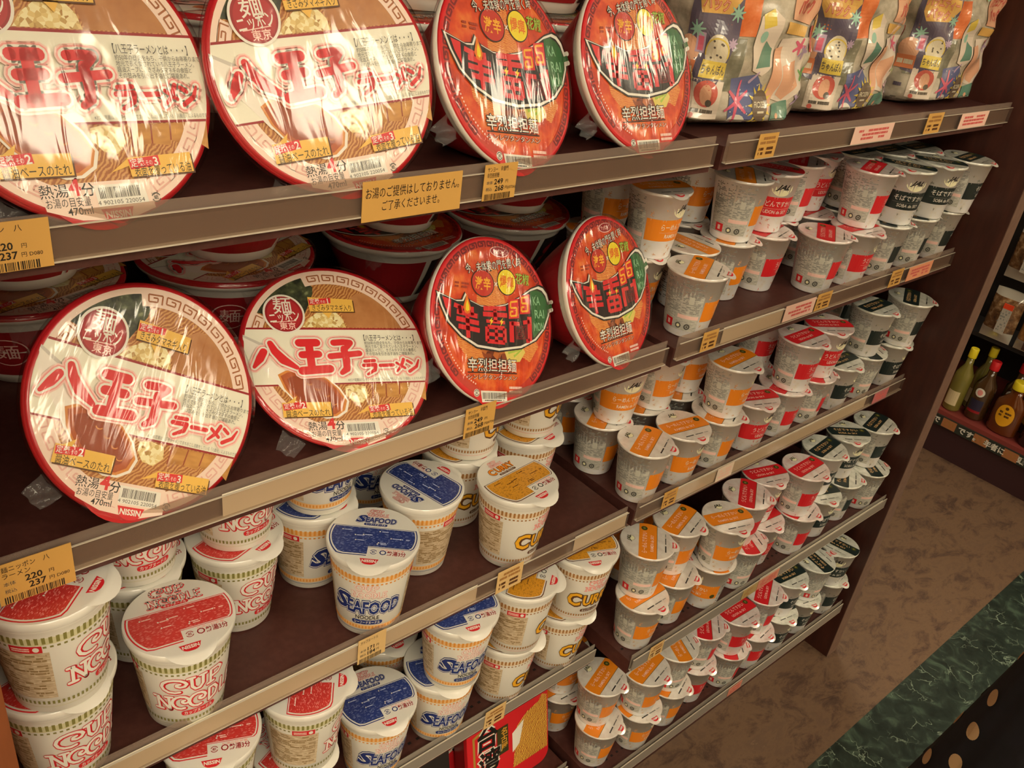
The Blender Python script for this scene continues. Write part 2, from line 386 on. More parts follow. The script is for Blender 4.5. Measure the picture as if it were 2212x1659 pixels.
# ---- tall foam noodle cups ---------------------------------------------------
NH, NRT, NRB, NR0 = .107, .0455, .0338, .0410
def logo_cup_noodle(A, x, y, s, ink, core, lay, sh=.0):
    """two-line outlined logo CUP / NOODLE, letters about one unit high"""
    def spiral(cx, cy, rx, ry, a0, a1, inner): 
        P = []
        for i in range(19):
            f = i / 18; a = math.radians(a0 + (a1 - a0) * f); k = 1 if f < .52 else 1 - ((f - .52) / .48) ** .6 * inner
            P.append((cx + rx * k * math.cos(a), cy + ry * k * math.sin(a)))
        return P
    def cee(cx, cy, rx, ry):
        P = [(cx + rx * math.cos(math.radians(a)), cy + ry * math.sin(math.radians(a))) for a in (292, 270, 240, 210, 180, 150, 120, 90, 60, 35, 12)]
        return P + [(cx + rx * x, cy + ry * y) for x, y in ((.80, -.12), (.45, -.16), (.18, .02), (.22, .30), (.45, .32))]
    S = []
    S += [cee(-1.05, .62, .52, .43)]
    S += [[(-.42, 1.02), (-.34, .98), (-.32, .45), (-.18, .24), (.0, .24), (.14, .45), (.14, 1.02)], [(-.5, 1.03), (-.22, 1.03)], [(.02, 1.03), (.28, 1.03)]]
    S += [[(.5, .2), (.5, 1.02)], [(.5, 1.02), (.9, 1.0), (1.06, .8), (.9, .6), (.55, .58)], [(.36, .2), (.66, .2)]]
    S += [[(-1.85, -.95), (-1.85, -.12)], [(-1.85, -.12), (-1.35, -.95)], [(-1.35, -.95), (-1.35, -.12)], [(-2.02, -.95), (-1.68, -.95)], [(-2.02, -.12), (-1.8, -.12)], [(-1.5, -.12), (-1.2, -.12)]]
    S += [cee(-.85, -.53, .38, .43), cee(-.10, -.53, .38, .43)]
    S += [[(.45, -.95), (.45, -.12)], [(.45, -.12), (.72, -.15), (.9, -.45), (.8, -.8), (.45, -.95)]]
    S += [[(1.15, -.1), (1.15, -.95)], [(1.15, -.95), (1.45, -.92)]]
    S += [[(1.72, -.1), (1.72, -.95)], [(1.72, -.12), (2.06, -.12)], [(1.72, -.52), (1.98, -.52)], [(1.72, -.95), (2.1, -.95)]]
    q = Art()
    for p in S:
        q.stroke([(a + .025, b - .025) for a, b in p], .245, ink, lay); q.stroke(p, .135, core, lay + 1)
    A.merge(q, s, None, x, y)
def dashband(A, y0, y1, n, ink, bg, lay=1, gap=.5, x0=-.13, x1=.13):
    w = (x1 - x0) / n
    if bg: A.rect(x0, y0 - .0012, x1, y1 + .0012, bg, lay)
    for k in range(n): A.rect(x0 + k * w, y0, x0 + k * w + w * gap, y1, ink, lay + 1)
def make_noodle(t, name):
    root = thing(name)
    b = MB()
    b.lathe([(NRB - .003, .005), (NRB - .002, 0), (NRB, .002), (NRB + (NRT - NRB) * .82, NH * .82), (NRT, NH - .011), (NRT + .0012, NH - .009), (NRT + .0016, NH - .002), (NRT, NH - .0008)], FOAM, 64, cap0=True)
    A = Art()
    ink, bg = {'R': (OLIVE, PALEOLIVE), 'S': (mat('amber ink', '#e59a3c', .45), PEACH), 'C': (TAN, mat('pale tan ink', '#ead2b0', .45))}[t]
    ln = {'R': PALEOLIVE, 'S': NAVY, 'C': PINK}[t]
    A.rect(-.13, .0945, .13, .0950, ln, 1); dashband(A, .0832, .0922, 58, ink, bg); dashband(A, .0785, .0805, 58, ink, None)
    dashband(A, .0125, .0162, 66, ink, bg if t == 'S' else None); A.rect(-.13, .0088, .13, .0092, ln, 1)
    if t == 'R':
        logo_cup_noodle(A, .005, .0515, .0205, RED, FOAM, 2)
        pill(A, .004, .0245, .034, .0066, RED, 'カップヌードル')
    elif t == 'S':
        logo_cup_noodle(A, .002, .0685, .0088, PINK, FOAM, 2)
        for m, o, l in ((NAVY, .11, 2), (FOAM, .07, 3), (NAVY, .035, 4)):
            A.text('S', -.0305, .0490, .0325, m, l, bold=o, w=.0180 + (o - .035) * .03, shear=.25); A.text('EAFOOD', .0085, .0452, .0255, m, l, bold=o * 1.1, w=.0590 + (o - .035) * .04, shear=.05)
        A.rect(-.022, .0442, .038, .0450, LBLUE, 6)
        A.text('NOODLE', .002, .0298, .0082, BLK, 2, bold=.012, w=.027); pill(A, .002, .0222, .036, .0062, NAVY, 'シーフードヌードル')
    else:
        logo_cup_noodle(A, .010, .070, .0088, LPINK, PINK, 2)
        for m, o, l, d in ((BRN, .085, 2, .0012), (BRN, .075, 3, 0), (CURRY, .03, 4, 0)):
            A.text('C', -.0190 + d, .0450 - d, .0310, m, l, bold=o, w=.0190 + (o - .03) * .03); A.text('URRY', .0200 + d, .0435 - d, .0265, m, l, bold=o, w=.053 + (o - .03) * .04)
        pill(A, .008, .0235, .030, .0056, BRN, 'カップヌードル')
    A.rect(-.072, .074, -.050, .0815, RED, 3); A.block(-.0705, .0755, -.058, .080, 2, LPINK, 4, 6, .9); A.ell(-.054, .0778, .0022, .0026, W_, 4, 10)
    A.rect(-.100, .020, -.046, .0735, INFO2 if t != 'R' else INFO2, 1); A.block(-.098, .022, -.048, .072, 17, mat('tan fine print', '#9a8058', .5), 2, 12, .55)
    A.rect(.052, .074, .070, .0805, RED, 3); A.rect(.050, .020, .125, .072, INFO2, 1); A.block(.052, .022, .123, .070, 17, MATS['tan fine print'], 2, 13, .45)
    b.art(A, cone(NR0, NRB, NRT, NH), NR0 * .13)
    b.build('cup_body', root)
    R = NRT + .0022; l = MB()
    l.lathe([(R - .0004, NH - .0075), (R, NH - .006), (R + .0002, NH - .0010), (R - .0008, NH)], W2, 64); l.lathe([(R - .0008, NH), (.001, NH)], W2, 64, cap1=True, smooth=False)
    main, dark = {'R': (LIDRED, RED), 'S': (LIDBLUE, NAVY), 'C': (LIDCUR, BRN)}[t]
    A = Art(); u = Art()
    def panel(k):
        a1 = math.asin(.30); P = [(.955 * math.cos(a1 - f * .72 / 10), .955 * math.sin(a1 - f * .72 / 10)) for f in range(11)]
        P = [p for p in P if p[1] > -.37] + [(.84, -.38), (-.08, -.38), (-.08, -.66), (-.60, -.66)]
        aa = [PI + math.asin(.66 / .955) - .05 - f * (math.asin(.66 / .955) - .05 + a1) / 10 for f in range(11)]
        P += [(.955 * math.cos(q), .955 * math.sin(q)) for q in aa]
        c = (0.05, -.10); return [(c[0] + (x - c[0]) * k, c[1] + (y - c[1]) * (k if k == 1 else 1 - (1 - k) * 1.7)) for x, y in P]
    u.poly(panel(1), dark, 1); u.poly(panel(.975), W2, 2); u.poly(panel(.945), main, 3)
    rr = random.Random(3)
    for k in range(9):
        x, y = rr.uniform(-.7, .6), rr.uniform(-.3, .22); u.ell(x, y, .018, .018, W2 if t != 'C' else BRN, 4, 8); u.block(x + .03, y - .02, x + .2, y + .02, 1, LPINK if t == 'R' else (LBLUE if t == 'S' else BRN), 4, k, .9)
    if t == 'R':
        logo_cup_noodle(u, 0, .62, .24, RED, W2, 2); pill(u, 0, .355, .5, .085, RED, 'カップヌードル')
    elif t == 'S':
        logo_cup_noodle(u, 0, .78, .115, RED, W2, 2)
        for m, o, q in ((NAVY, .09, 2), (W2, .06, 3), (NAVY, .03, 4)):
            u.text('S', -.36, .555, .32, m, q, bold=o, w=.20 + (o - .03) * .3, shear=.25); u.text('EAFOOD', .10, .53, .23, m, q, bold=o * 1.1, w=.68 + (o - .03) * .5, shear=.08)
        pill(u, 0, .375, .52, .075, NAVY, 'シーフードヌードル')
    else:
        logo_cup_noodle(u, -.05, .80, .10, PINK, LPINK, 2)
        for m, o, q in ((BRN, .075, 2), (ORG, .03, 3)): u.text('C', -.36, .55, .31, m, q, bold=o, w=.19 + (o - .03) * .3); u.text('URRY', .08, .56, .27, m, q, bold=o, w=.60 + (o - .03) * .5)
        pill(u, .02, .375, .56, .07, BRN, 'カップヌードル カレー')
    recycle(u, .06, -.52, .075, NAVY if t == 'S' else (DRED if t == 'R' else BLK), 1); u.ring(.26, -.52, .05, .075, 0, 360, NAVY if t == 'S' else (DRED if t == 'R' else BLK), 1, 8)
    u.text('熱湯3分', .55, -.53, .15, DRED, 1, bold=.02, w=.40); u.text('お湯の目安量', .46, -.425, .06, PINK, 1, w=.5)
    nissin(u, 0, -.84, .40, 1)
    A.merge(u, R - .0008)
    l.art(A, flat(NH))
    lid = l.build('lid', root)
    q = MB(); n = 13; hw = .55
    def surf(a, v):
        r = R - .004 + .0115 * v * math.cos(a / hw * PI / 2) ** .7 if abs(a) < hw else R - .004
        return Vector((r * math.sin(a), -r * math.cos(a), NH + .0004 - max(0, r - R) * .6))
    G = [[q.bm.verts.new(surf(-hw + 2 * hw * i / (n - 1), j / 4)) for i in range(n)] for j in range(5)]
    for j in range(4):
        for i in range(n - 1): q.face([G[j][i + 1], G[j][i], G[j + 1][i], G[j + 1][i + 1]], W2, True)
    q.build('pull_tab', lid)
    return root
def pill(A, x, y, w, h, m, s):
    A.rect(x - w / 2 + h / 2, y - h / 2, x + w / 2 - h / 2, y + h / 2, m, 2); A.ell(x - w / 2 + h / 2, y, h / 2, h / 2, m, 2, 14); A.ell(x + w / 2 - h / 2, y, h / 2, h / 2, m, 2, 14)
    A.text(s, x, y, h * .82, W_, 3, bold=.02, w=w * .84)

# ---- donburi bowls -----------------------------------------------------------
BOWLW = mat('white bowl plastic', '#ece6da', .4, .2); RIMRED = mat('red bowl rim', '#c32229', .35, .4); PALEROSE = mat('pale rose print', '#f3d9c8', .42, .1)
BROWNKEY = mat('brown key pattern', '#a8653a', .45); ROSEKEY = mat('rose key pattern', '#e6b4a6', .45); DARKKEY = mat('dark maroon key pattern', '#7c1c22', .45)
LABY = mat('label yellow ink', '#f0bf55', .42); FLAME = mat('flame yellow ink', '#f6b733', .42); FLAME2 = mat('flame orange ink', '#e9781d', .42); CHAR = mat('charcoal ink', '#26201f', .42); PRED = mat('bright red ink', '#de2a30', .4)
YEL2 = mat('acid yellow ink', '#f2dc2a', .4); MOSS = mat('moss ink', '#6d7a26', .45)
def h_face():
    """round lid picture: soy ramen with a cream title band"""
    A = Art()
    A.poly(band(.955, -.94, .94, 30), PALEROSE, 1)
    A.poly(band(.90, .288, .885, 30), BROTH, 2)
    A.poly(band(.90, -.90, -.325, 30), BROTH, 2)
    # pork, seaweed, onions, bamboo
    A.poly([(.14, .30), (.10, .45), (.16, .60), (.30, .70), (.50, .70), (.68, .56), (.78, .40), (.80, .30)], CHASHU, 3)
    A.poly([(-.86, .29), (-.82, .50), (-.66, .70), (-.50, .68), (-.28, .46), (-.30, .29)], BROTH, 3)
    A.poly([(-.80, .46), (-.66, .67), (-.33, .90), (-.17, .76), (-.18, .68), (-.30, .44), (-.45, .38)], NORI, 4)
    A.poly([(-.34, .30), (-.26, .40), (-.12, .50), (.04, .47), (.10, .40), (.12, .30)], ONION, 4)
    for k in range(4):
        x = .30 + k * .15; A.poly([(x, -.34), (x + .15, -.34), (x + .12, -.48 - .02 * k), (x - .02, -.50 + .02 * k)], MENMA, 3); A.stroke([(x, -.34), (x - .02, -.50 + .02 * k)], .012, SHOYU2, 4, False)
    A.poly([(.00, -.36), (.10, -.34), (.22, -.36), (.24, -.46), (.16, -.54), (.06, -.52), (.0, -.44)], ONION, 4)
    # rim border and its square spirals
    A.ring(0, 0, .905, .958, 0, 360, PALEROSE, 5, 90)
    for a0, a1 in ((18, 108), (196, 248), (292, 344), (150, 166)):
        A.ring(0, 0, .80, .91, a0, a1, PALEROSE, 5, 30)
    A.keys(.825, .905, 20, 106, 8, BROWNKEY, 6, .014); A.keys(.825, .905, 198, 246, 4, ROSEKEY, 6, .014); A.keys(.825, .905, 294, 342, 4, ROSEKEY, 6, .014); A.keys(.83, .90, 151, 165, 1, BROWNKEY, 6, .012)
    # cream band
    A.poly(band(.955, -.335, .285, 30), CREAM, 7)
    A.poly(band(.955, .272, .292, 6), DRED, 8); A.poly(band(.955, -.335, -.318, 6), DRED, 8)
    # spoon
    H = [(-.955, .19), (-.935, .03), (-.70, -.28), (-.62, -.40), (-.40, -.18), (-.52, -.10), (-.80, .10)]
    A.poly([(-.95, .215), (-.955, .16), (-.66, -.12), (-.36, -.15), (-.34, -.11)], SPOONSH, 8)
    A.poly(H, SPOON, 9)
    S = [(-.69, -.20), (-.60, -.155), (-.45, -.150), (-.30, -.185), (-.16, -.26), (-.05, -.38), (.02, -.52), (-.02, -.63), (-.12, -.69), (-.24, -.695), (-.40, -.63), (-.54, -.50), (-.64, -.36)]
    A.poly(S, SPOON, 10); c = (-.33, -.42)
    for k, m, l in ((.93, mat('amber soup ink', '#d98a3c', .4), 11), (.86, SHOYU, 12), (.70, SHOYU2, 13)): A.poly([(c[0] + (x - c[0]) * k, c[1] + (y - c[1]) * k) for x, y in S], m, l)
    for x, y in ((-.28, -.36), (-.20, -.43), (-.14, -.52), (-.36, -.30)): A.ring(x, y, .028, .036, 200, 320, mat('amber soup ink', '#d98a3c'), 14, 8)
    # yellow labels
    def lab(P, ptr, red, n, s, tx, ty, w, rt):
        if ptr: A.poly(ptr, LABY, 15)
        A.poly([(x + .012, y - .012) for x, y in P], BRN, 15); A.poly(P, LABY, 16); A.poly(red, PRED, 17)
        cx = sum(p[0] for p in red) / 4; cy = sum(p[1] for p in red) / 4
        A.text('定義', cx - .055, cy, .066, W_, 18, bold=.006, rot=rt + 3, w=.105); A.text('その', cx + .032, cy - .005, .042, W_, 18, rot=rt + 3, w=.05); A.text(n, cx + .085, cy + .004, .085, W_, 18, bold=.02, rot=rt + 3)
        A.text(s, tx, ty, .082, BLK, 17, bold=.0, w=w, rot=rt)
    lab([(-.245, .638), (.235, .619), (.235, .478), (-.243, .474)], [(-.12, .48), (-.05, .40), (.0, .48)], [(-.239, .613), (-.001, .634), (-.006, .574), (-.238, .545)], '1', 'きざみタマネギ入り', .0, .518, .42, 0)
    lab([(-.665, -.51), (-.178, -.52), (-.185, -.668), (-.668, -.661)], [(-.62, -.52), (-.508, -.445), (-.54, -.52)], [(-.66, -.525), (-.43, -.505), (-.425, -.575), (-.655, -.592)], '2', '醤油ベースのたれ', -.42, -.628, .44, 0)
    lab([(.205, -.573), (.695, -.556), (.698, -.697), (.212, -.706)], [(.205, -.58), (.07, -.668), (.24, -.62)], [(.21, -.585), (.44, -.565), (.445, -.635), (.216, -.655)], '3', '表面を覆っている油', .46, -.665, .44, 1.5)
    # maker's round seal
    A.ell(-.515, .440, .213, .218, W_, 19, 44); A.ell(-.515, .440, .192, .197, DRED, 20, 44); A.ell(-.515, .435, .172, .176, mat('seal red ink', '#b3262c', .4), 21, 44)
    A.text('麺', -.525, .530, .20, W_, 22, bold=.006, rot=2); A.text('ニッポン', -.515, .405, .135, W_, 22, bold=.014, w=.31, rot=7); A.stroke([(-.64, .345), (-.40, .365)], .008, LPINK, 22, False); A.text('東京', -.495, .305, .085, LPINK, 22, bold=.015, rot=2)
    # brushed title, drawn stroke by stroke
    T = [([(-.775, .025), (-.82, -.05), (-.885, -.135)], [.075, .08, .035]), ([(-.700, .115), (-.665, .03), (-.59, -.065), (-.465, -.15)], [.06, .08, .095, .045]),
         ([(-.41, .118), (-.23, .120)], .085), ([(-.395, -.012), (-.225, -.006)], .078), ([(-.31, .12), (-.315, -.17)], .082), ([(-.415, -.185), (-.13, -.168)], .088),
         ([(-.05, .118), (.05, .125), (.125, .118)], .07), ([(.125, .118), (.085, .07), (.035, .028)], [.07, .06, .05]), ([(-.105, -.032), (.05, -.018), (.21, -.002)], .066), ([(.052, .05), (.058, -.08), (.05, -.17), (-.01, -.215)], [.075, .08, .075, .05]),
         ([(.255, -.092), (.36, -.086)], .036), ([(.235, -.138), (.365, -.132), (.35, -.19), (.265, -.238)], [.04, .042, .04, .026]), ([(.415, -.142), (.56, -.138)], .038),
         ([(.69, -.075), (.655, -.15), (.59, -.215)], [.036, .036, .022]), ([(.605, -.115), (.69, -.175)], .03), ([(.73, -.092), (.775, -.122)], .032), ([(.862, -.085), (.825, -.16), (.735, -.215)], [.018, .034, .036])]
    for ex, m, l in ((.085, LPINK, 23), (.06, PINK, 24), (.036, W_, 25), (0, PRED, 26)):
        for P, w in T: A.stroke(P, [q + ex for q in w] if isinstance(w, list) else w + ex, m, l)
    A.text('【八王子ラーメンとは・・・】', .285, .172, .075, DGREY, 27, 'L', bold=.006, w=.57)
    for k, (s, w) in enumerate((('約50年の歴史をもち、子供からお年寄りまで', .655), ('地元で長く愛されている八王子ラーメン。', .60), ('醤油スープに、きざみタマネギの食感と', .57), ('その甘みを引き出す油をご堪能あれ。', .54))):
        A.text(s, .285, .113 - .041 * k, .043, DGREY, 27, 'L', w=w)
    A.text('※3つの定義は八王子ラーメンでまちおこし活動をしている「八麺会」によるものです。', .04, -.295, .036, GREY, 27, 'L', w=.87)
    # cooking time, barcode, badge
    A.poly([(-.44, -.72), (.32, -.72), (.34, -.93), (.12, -.995), (-.20, -.97), (-.42, -.89)], PALEROSE, 8)
    A.text('熱湯', -.345, -.765, .098, BLK, 9, bold=.002); A.text('4', -.205, -.742, .16, PRED, 10, bold=.03); A.text('分', -.115, -.768, .098, BLK, 9, bold=.012)
    A.text('お湯の目安量', -.265, -.845, .07, BLK, 9, w=.30); A.text('470ml', -.20, -.905, .07, BLK, 9, bold=.01)
    A.poly([(-.075, -.742), (.285, -.748), (.30, -.89), (-.065, -.89)], W_, 9); A.barcode(-.045, -.838, .250, -.762, BLK, 10); A.text('4 902105 220054', .10, -.865, .042, DGREY, 10, w=.34)
    nissin(A, .055, -.962, .235, 11); recycle(A, .36, -.86, .035, DGREY, 9)
    A.stroke([(-.08, -.93), (-.20, -.905)], .006, ROSEKEY, 9, False)
    return A
def k_face():
    """round lid picture: red chili noodles with a black pepper-shaped emblem"""
    A = Art()
    A.poly(band(.955, -.95, .95, 30), CHILI, 1)
    A.poly([(-.05, .62), (.05, .62), (.20, .18), (.36, .26), (.34, .12), (-.30, .12), (-.28, .3)], CHILI2, 2)
    A.poly([(-.62, -.15), (-.40, -.26), (-.15, -.33), (-.20, -.52), (-.42, -.50), (-.60, -.32)], CHILI2, 2); A.poly([(.44, -.24), (.66, -.16), (.74, -.28), (.58, -.48), (.44, -.42)], CHILI2, 2)
    A.poly([(-.30, -.28), (.10, -.32), (.30, -.30), (.34, -.44), (.12, -.50), (-.18, -.48)], MINCE, 3); A.poly([(.12, -.31), (.42, -.26), (.50, -.36), (.40, -.48), (.20, -.50)], mat('cabbage ink', '#e2cf6a', .42), 4)
    for P in ([(.22, -.33), (.46, -.28)], [(.20, -.38), (.40, -.34)], [(.30, -.42), (.44, -.33)]): A.stroke(P, [.03, .012], LGREEN, 5, False)
    A.ring(0, 0, .945, .965, 0, 360, PRED, 6, 90); A.ring(0, 0, .865, .945, 0, 360, mat('brick red ink', '#c83a2c', .42), 6, 90)
    A.keys(.872, .938, -50, 228, 30, DARKKEY, 7, .020); 
    for k in range(20):
        a = math.radians(196 + k * 2.6); A.ell(.835 * math.cos(a), .835 * math.sin(a), .011, .011, LPINK, 7, 7)
    A.ell(.097, .83, .155, .064, LPINK, 7, 30); A.ell(.097, .83, .143, .054, DRED, 8, 30); A.text('サッポロ一番', .097, .83, .066, LPINK, 9, bold=.015, w=.22)
    for o, m, l in ((.05, CHAR, 8), (.0, W_, 9)): A.text('今、未体験の門を開く時', 0, .655, .125, m, l, bold=o, w=.93 + o * .4, rot=11)
    A.ell(-.19, .425, .185, .165, CHAR, 8, 36); A.ell(-.19, .425, .172, .153, mat('dusky red ink', '#c9362a', .4), 9, 36); A.text('激辛', -.19, .42, .16, FLAME, 10, bold=.02, w=.25)
    A.ell(.205, .475, .162, .162, CHAR, 8, 36); A.ell(.205, .475, .150, .150, YEL2, 9, 36); A.text('爆痺', .205, .475, .155, FLAME2, 10, bold=.02, w=.23); A.text('×', .02, .435, .12, W_, 10, bold=.01)
    A.text('花椒', .478, .535, .14, MOSS, 9, bold=.05, w=.245); A.text('花椒', .478, .535, .14, LGREEN, 10, bold=.012, w=.235)
    A.block(-.63, .335, -.41, .415, 2, mat('rust ink', '#a63a22', .45), 8, 4, .8)
    P = [(-.865, .233), (-.742, .203), (-.597, .167), (-.500, .175), (-.452, .25), (-.391, .184), (-.228, .139), (-.047, .136), (.164, .178), (.384, .266), (.588, .373), (.72, .415), (.80, .40), (.865, .345), (.91, .238), (.896, .11), (.815, -.04), (.654, -.174), (.401, -.267), (.043, -.310), (-.295, -.285), (-.529, -.19), (-.713, -.055), (-.809, .10)]
    c = (.03, .02)
    def off(k, d=0): return [(c[0] + (x - c[0]) * k, c[1] + (y - c[1]) * (k + d)) for x, y in P]
    for k, d, m, l in ((1.075, .14, CHAR, 11), (1.055, .10, W_, 12), (1.02, .05, CHAR, 13)): A.poly(off(k, d), m, l)
    A.stroke([(.89, .26), (1.0, .30)], .05, W_, 12); A.stroke([(.90, .17), (1.0, .20)], .05, W_, 12); A.stroke([(.88, .215), (.995, .25)], .055, GREEN, 14, False)
    A.poly([(.60, .395), (.72, .425), (.81, .40), (.875, .34), (.915, .238), (.90, .11), (.82, -.035), (.655, -.175), (.635, -.17), (.62, .08)], GREEN, 14)
    for s, y, x, w in (('KA', .29, .71, .13), ('RAI', .13, .76, .17), ('MON', -.03, .745, .18)): A.text(s, x, y, .15, mat('pale green ink', '#8fc49a', .42), 15, bold=.01, w=w, rot=4)
    A.poly([(-.83, .215), (-.70, .190), (-.715, -.02), (-.79, .10)], PRED, 14)
    # block characters
    G = [([(-.66, .135), (-.52, .10)], .052), ([(-.62, .06), (-.30, .025)], .056), ([(-.63, -.02), (-.28, -.055)], .055), ([(-.58, .13), (-.56, .04)], .05), ([(-.38, .13), (-.38, .03)], .05), ([(-.60, -.105), (-.27, -.14)], .055), ([(-.46, .02), (-.45, -.235)], .062),
         ([(-.20, .125), (.17, .15)], .055), ([(-.21, .06), (.19, .07)], .055), ([(-.01, .13), (-.01, -.02)], .062), ([(-.16, -.02), (.15, -.02)], .04), ([(-.14, -.085), (.14, -.09)], .05), ([(-.15, -.085), (-.15, -.26)], .062), ([(.14, -.09), (.14, -.26)], .062), ([(-.15, -.17), (.14, -.175)], .045), ([(-.0, -.09), (.0, -.26)], .05), ([(-.15, -.255), (.14, -.262)], .05),
         ([(.26, .0), (.26, -.25)], .075), ([(.575, .08), (.575, -.22)], .075), ([(.26, -.02), (.40, -.02)], .05), ([(.46, .0), (.575, .02)], .05), ([(.575, -.215), (.51, -.225)], .05)]
    for Q, w in G: A.stroke(Q, w, PRED, 15, False)
    for x0, y0 in ((.235, .05), (.43, .12)):
        A.poly([(x0 - .02, y0 - .02), (x0 + .16, y0 + .0), (x0 + .16, y0 + .24), (x0 - .02, y0 + .21)], PRED, 15)
        A.stroke([(x0 + .135, y0 + .205), (x0 + .015, y0 + .185), (x0 + .015, y0 + .115), (x0 + .12, y0 + .125), (x0 + .12, y0 + .03), (x0 + .01, y0 + .015), (x0 + .012, y0 + .07), (x0 + .06, y0 + .075)], .024, FLAME, 16, False)
    A.poly([(.31, -.05), (.52, -.03), (.53, -.20), (.32, -.215)], mat('deep maroon ink', '#6e151b', .42), 16); A.text('カライ', .42, -.085, .08, CHAR, 17, bold=.04, w=.17); A.text('モン', .42, -.16, .08, CHAR, 17, bold=.04, w=.12)
    for x in (-.085, .085): A.poly([(x + .03, .035), (x - .03, -.02), (x, -.02), (x - .02, -.075), (x + .04, -.005), (x + .008, -.005)], YEL2, 17)
    A.poly([(-.50, .17), (-.46, .28), (-.42, .17), (-.40, .12), (-.42, .06), (-.46, .04), (-.50, .06), (-.52, .12)], FLAME2, 16); A.poly([(-.48, .15), (-.455, .21), (-.43, .14), (-.43, .09), (-.46, .07), (-.485, .09)], YEL2, 17)
    for o, m, l in ((.055, CHAR, 8), (.004, W_, 9)): A.text('辛烈担担麺', -.065, -.538, .165, m, l, bold=o, w=.79 + .3 * o)
    A.rect(-.47, -.634, .34, -.622, CHAR, 8); A.text('シンレツタンタンメン', -.065, -.682, .065, CHAR, 8, bold=.05, w=.82); A.text('シンレツタンタンメン', -.065, -.682, .065, LPINK, 9, bold=.0, w=.80)
    A.poly([(-.27, -.838), (.158, -.845), (.158, -.965), (-.25, -.975)], W_, 8); A.barcode(-.24, -.935, .13, -.86, BLK, 9); A.block(-.21, -.962, .11, -.942, 1, DGREY, 9, 4)
    A.ell(-.335, -.865, .045, .045, W_, 8, 16); recycle(A, -.335, -.865, .038, BLK, 9); A.block(.20, -.87, .42, -.775, 2, LPINK, 8, 6)
    return A
def make_bowl(k, name):
    root = thing(name); H = .090 if k == 'H' else .085; R = .0895 if k == 'H' else .0840; RB = .044 if k == 'H' else .042
    b = MB()
    RT = R - .006; side = [(RB - .004, .007), (RB - .003, 0), (RB, .001), (RB + .004, .010), (RB + (RT - RB) * .62, H * .50), (RT - .003, H - .016), (RT, H - .010)]
    wallm = mat('red bowl side', '#a81f26', .4, .15)
    b.lathe(side, BOWLW, 72, cap0=True)
    b.lathe([(RT, H - .010), (R - .001, H - .008), (R + .0006, H - .004), (R - .0004, H - .0012), (R - .004, H - .0006)], [BOWLW, BOWLW, RIMRED, RIMRED] if k == 'H' else [BOWLW, BOWLW, BOWLW, RIMRED], 72)
    rb_, rt_ = RB + .005, RT - .002
    def fn(x, y, o):
        f = (y - .010) / (H - .026); r = (RB + .004 + (RT - .003 - RB - .004) * (f ** .8 if f > 0 else 0)) + o; a = x / .066
        return Vector((r * math.sin(a), -r * math.cos(a), y))
    A = Art(); y0, y1 = .013, H - .019; G = Art()
    def panel(xa, xb, m, l):
        for j in range(6): A.rect(xa, y0 + (y1 - y0) * j / 6, xb, y0 + (y1 - y0) * (j + 1) / 6, m, l)
    if k == 'H':
        panel(-.20, -.012, wallm, 3); panel(-.006, -.003, wallm, 3); panel(.12, .20, wallm, 3)
        A.ring(-.055, .045, .016, .0172, 0, 360, LPINK, 4.5, 26); A.text('麺', -.055, .046, .020, LPINK, 4.5)
        for P, w in (([(.020, .058), (.006, .036)], .008), ([(.024, .062), (.034, .045), (.048, .034)], .009), ([(.062, .062), (.084, .062)], .008), ([(.062, .050), (.084, .050)], .007), ([(.073, .062), (.073, .034)], .008), ([(.058, .034), (.088, .034)], .008)): A.stroke(P, w, wallm, 4)
    else:
        panel(-.20, -.012, wallm, 3); panel(-.005, .075, CHAR, 3); panel(.082, .20, wallm, 3)
        A.ell(.030, .045, .024, .010, wallm, 4.5, 20); A.rect(.006, .020, .056, .034, wallm, 4); A.text('辛', .040, .055, .018, GOLD, 5, bold=.03)
    b.art(A, fn, .066 * .1)
    b.build('bowl_body', root)
    l = MB(); l.lathe([(R - .004, H - .0006), (.001, H - .0005)], CREAM, 72, cap1=True, smooth=False)
    l.lathe([(R - .001, H - .001), (R - .0008, H), (R * .957, H + .0001)], RIMRED if k == 'H' else PRED, 72)
    F = h_face() if k == 'H' else k_face(); U = Art(); U.merge(F, R)
    l.art(U, flat(H - .0003), None)
    lid = l.build('lid', root)
    # tab of the lid, towards the bottom edge
    q = MB(); n = 11; hw = .34
    def surf(a, v):
        r = R - .003 + .0075 * v * max(0, math.cos(a / hw * PI / 2)) ** .8
        return Vector((r * math.sin(a - .05), -r * math.cos(a - .05), H + .0002 - max(0, r - R) * .3))
    G = [[q.bm.verts.new(surf(-hw + 2 * hw * i / (n - 1), j / 3)) for i in range(n)] for j in range(4)]
    for j in range(3):
        for i in range(n - 1): q.face([G[j][i + 1], G[j][i], G[j + 1][i], G[j + 1][i + 1]], RIMRED if k == 'H' else PRED, True)
    q.build('pull_tab', lid)
    # tight clear wrap over lid and rim, with a crimped corner
    s = MB(); r = random.Random(8 if k == 'H' else 4)
    prof = [(RT + .001, H - .016), (R + .0022, H - .006), (R + .0018, H + .0012), (R * .93, H + .0042), (R * .6, H + .0045), (R * .25, H + .0045)]
    s.lathe(prof, GLOSSFILM, 72, cap1=True)
    s.build('shrink_wrap', root)
    c = MB(); ang = math.radians(236 if k == 'H' else 215); G = []
    for j in range(5):
        row = []
        for i in range(9):
            u = (i - 4) / 4; rr = R + .001 + .016 * j / 4; a = ang + u * .13 * (1 - .4 * j / 4)
            row.append(c.bm.verts.new((rr * math.cos(a), rr * math.sin(a), H - .010 - .006 * j / 4 + .0028 * math.sin(5 * u + j))))
        G.append(row)
    for j in range(4):
        for i in range(8): c.face([G[j][i], G[j][i + 1], G[j + 1][i + 1], G[j + 1][i]], FILM2, True)
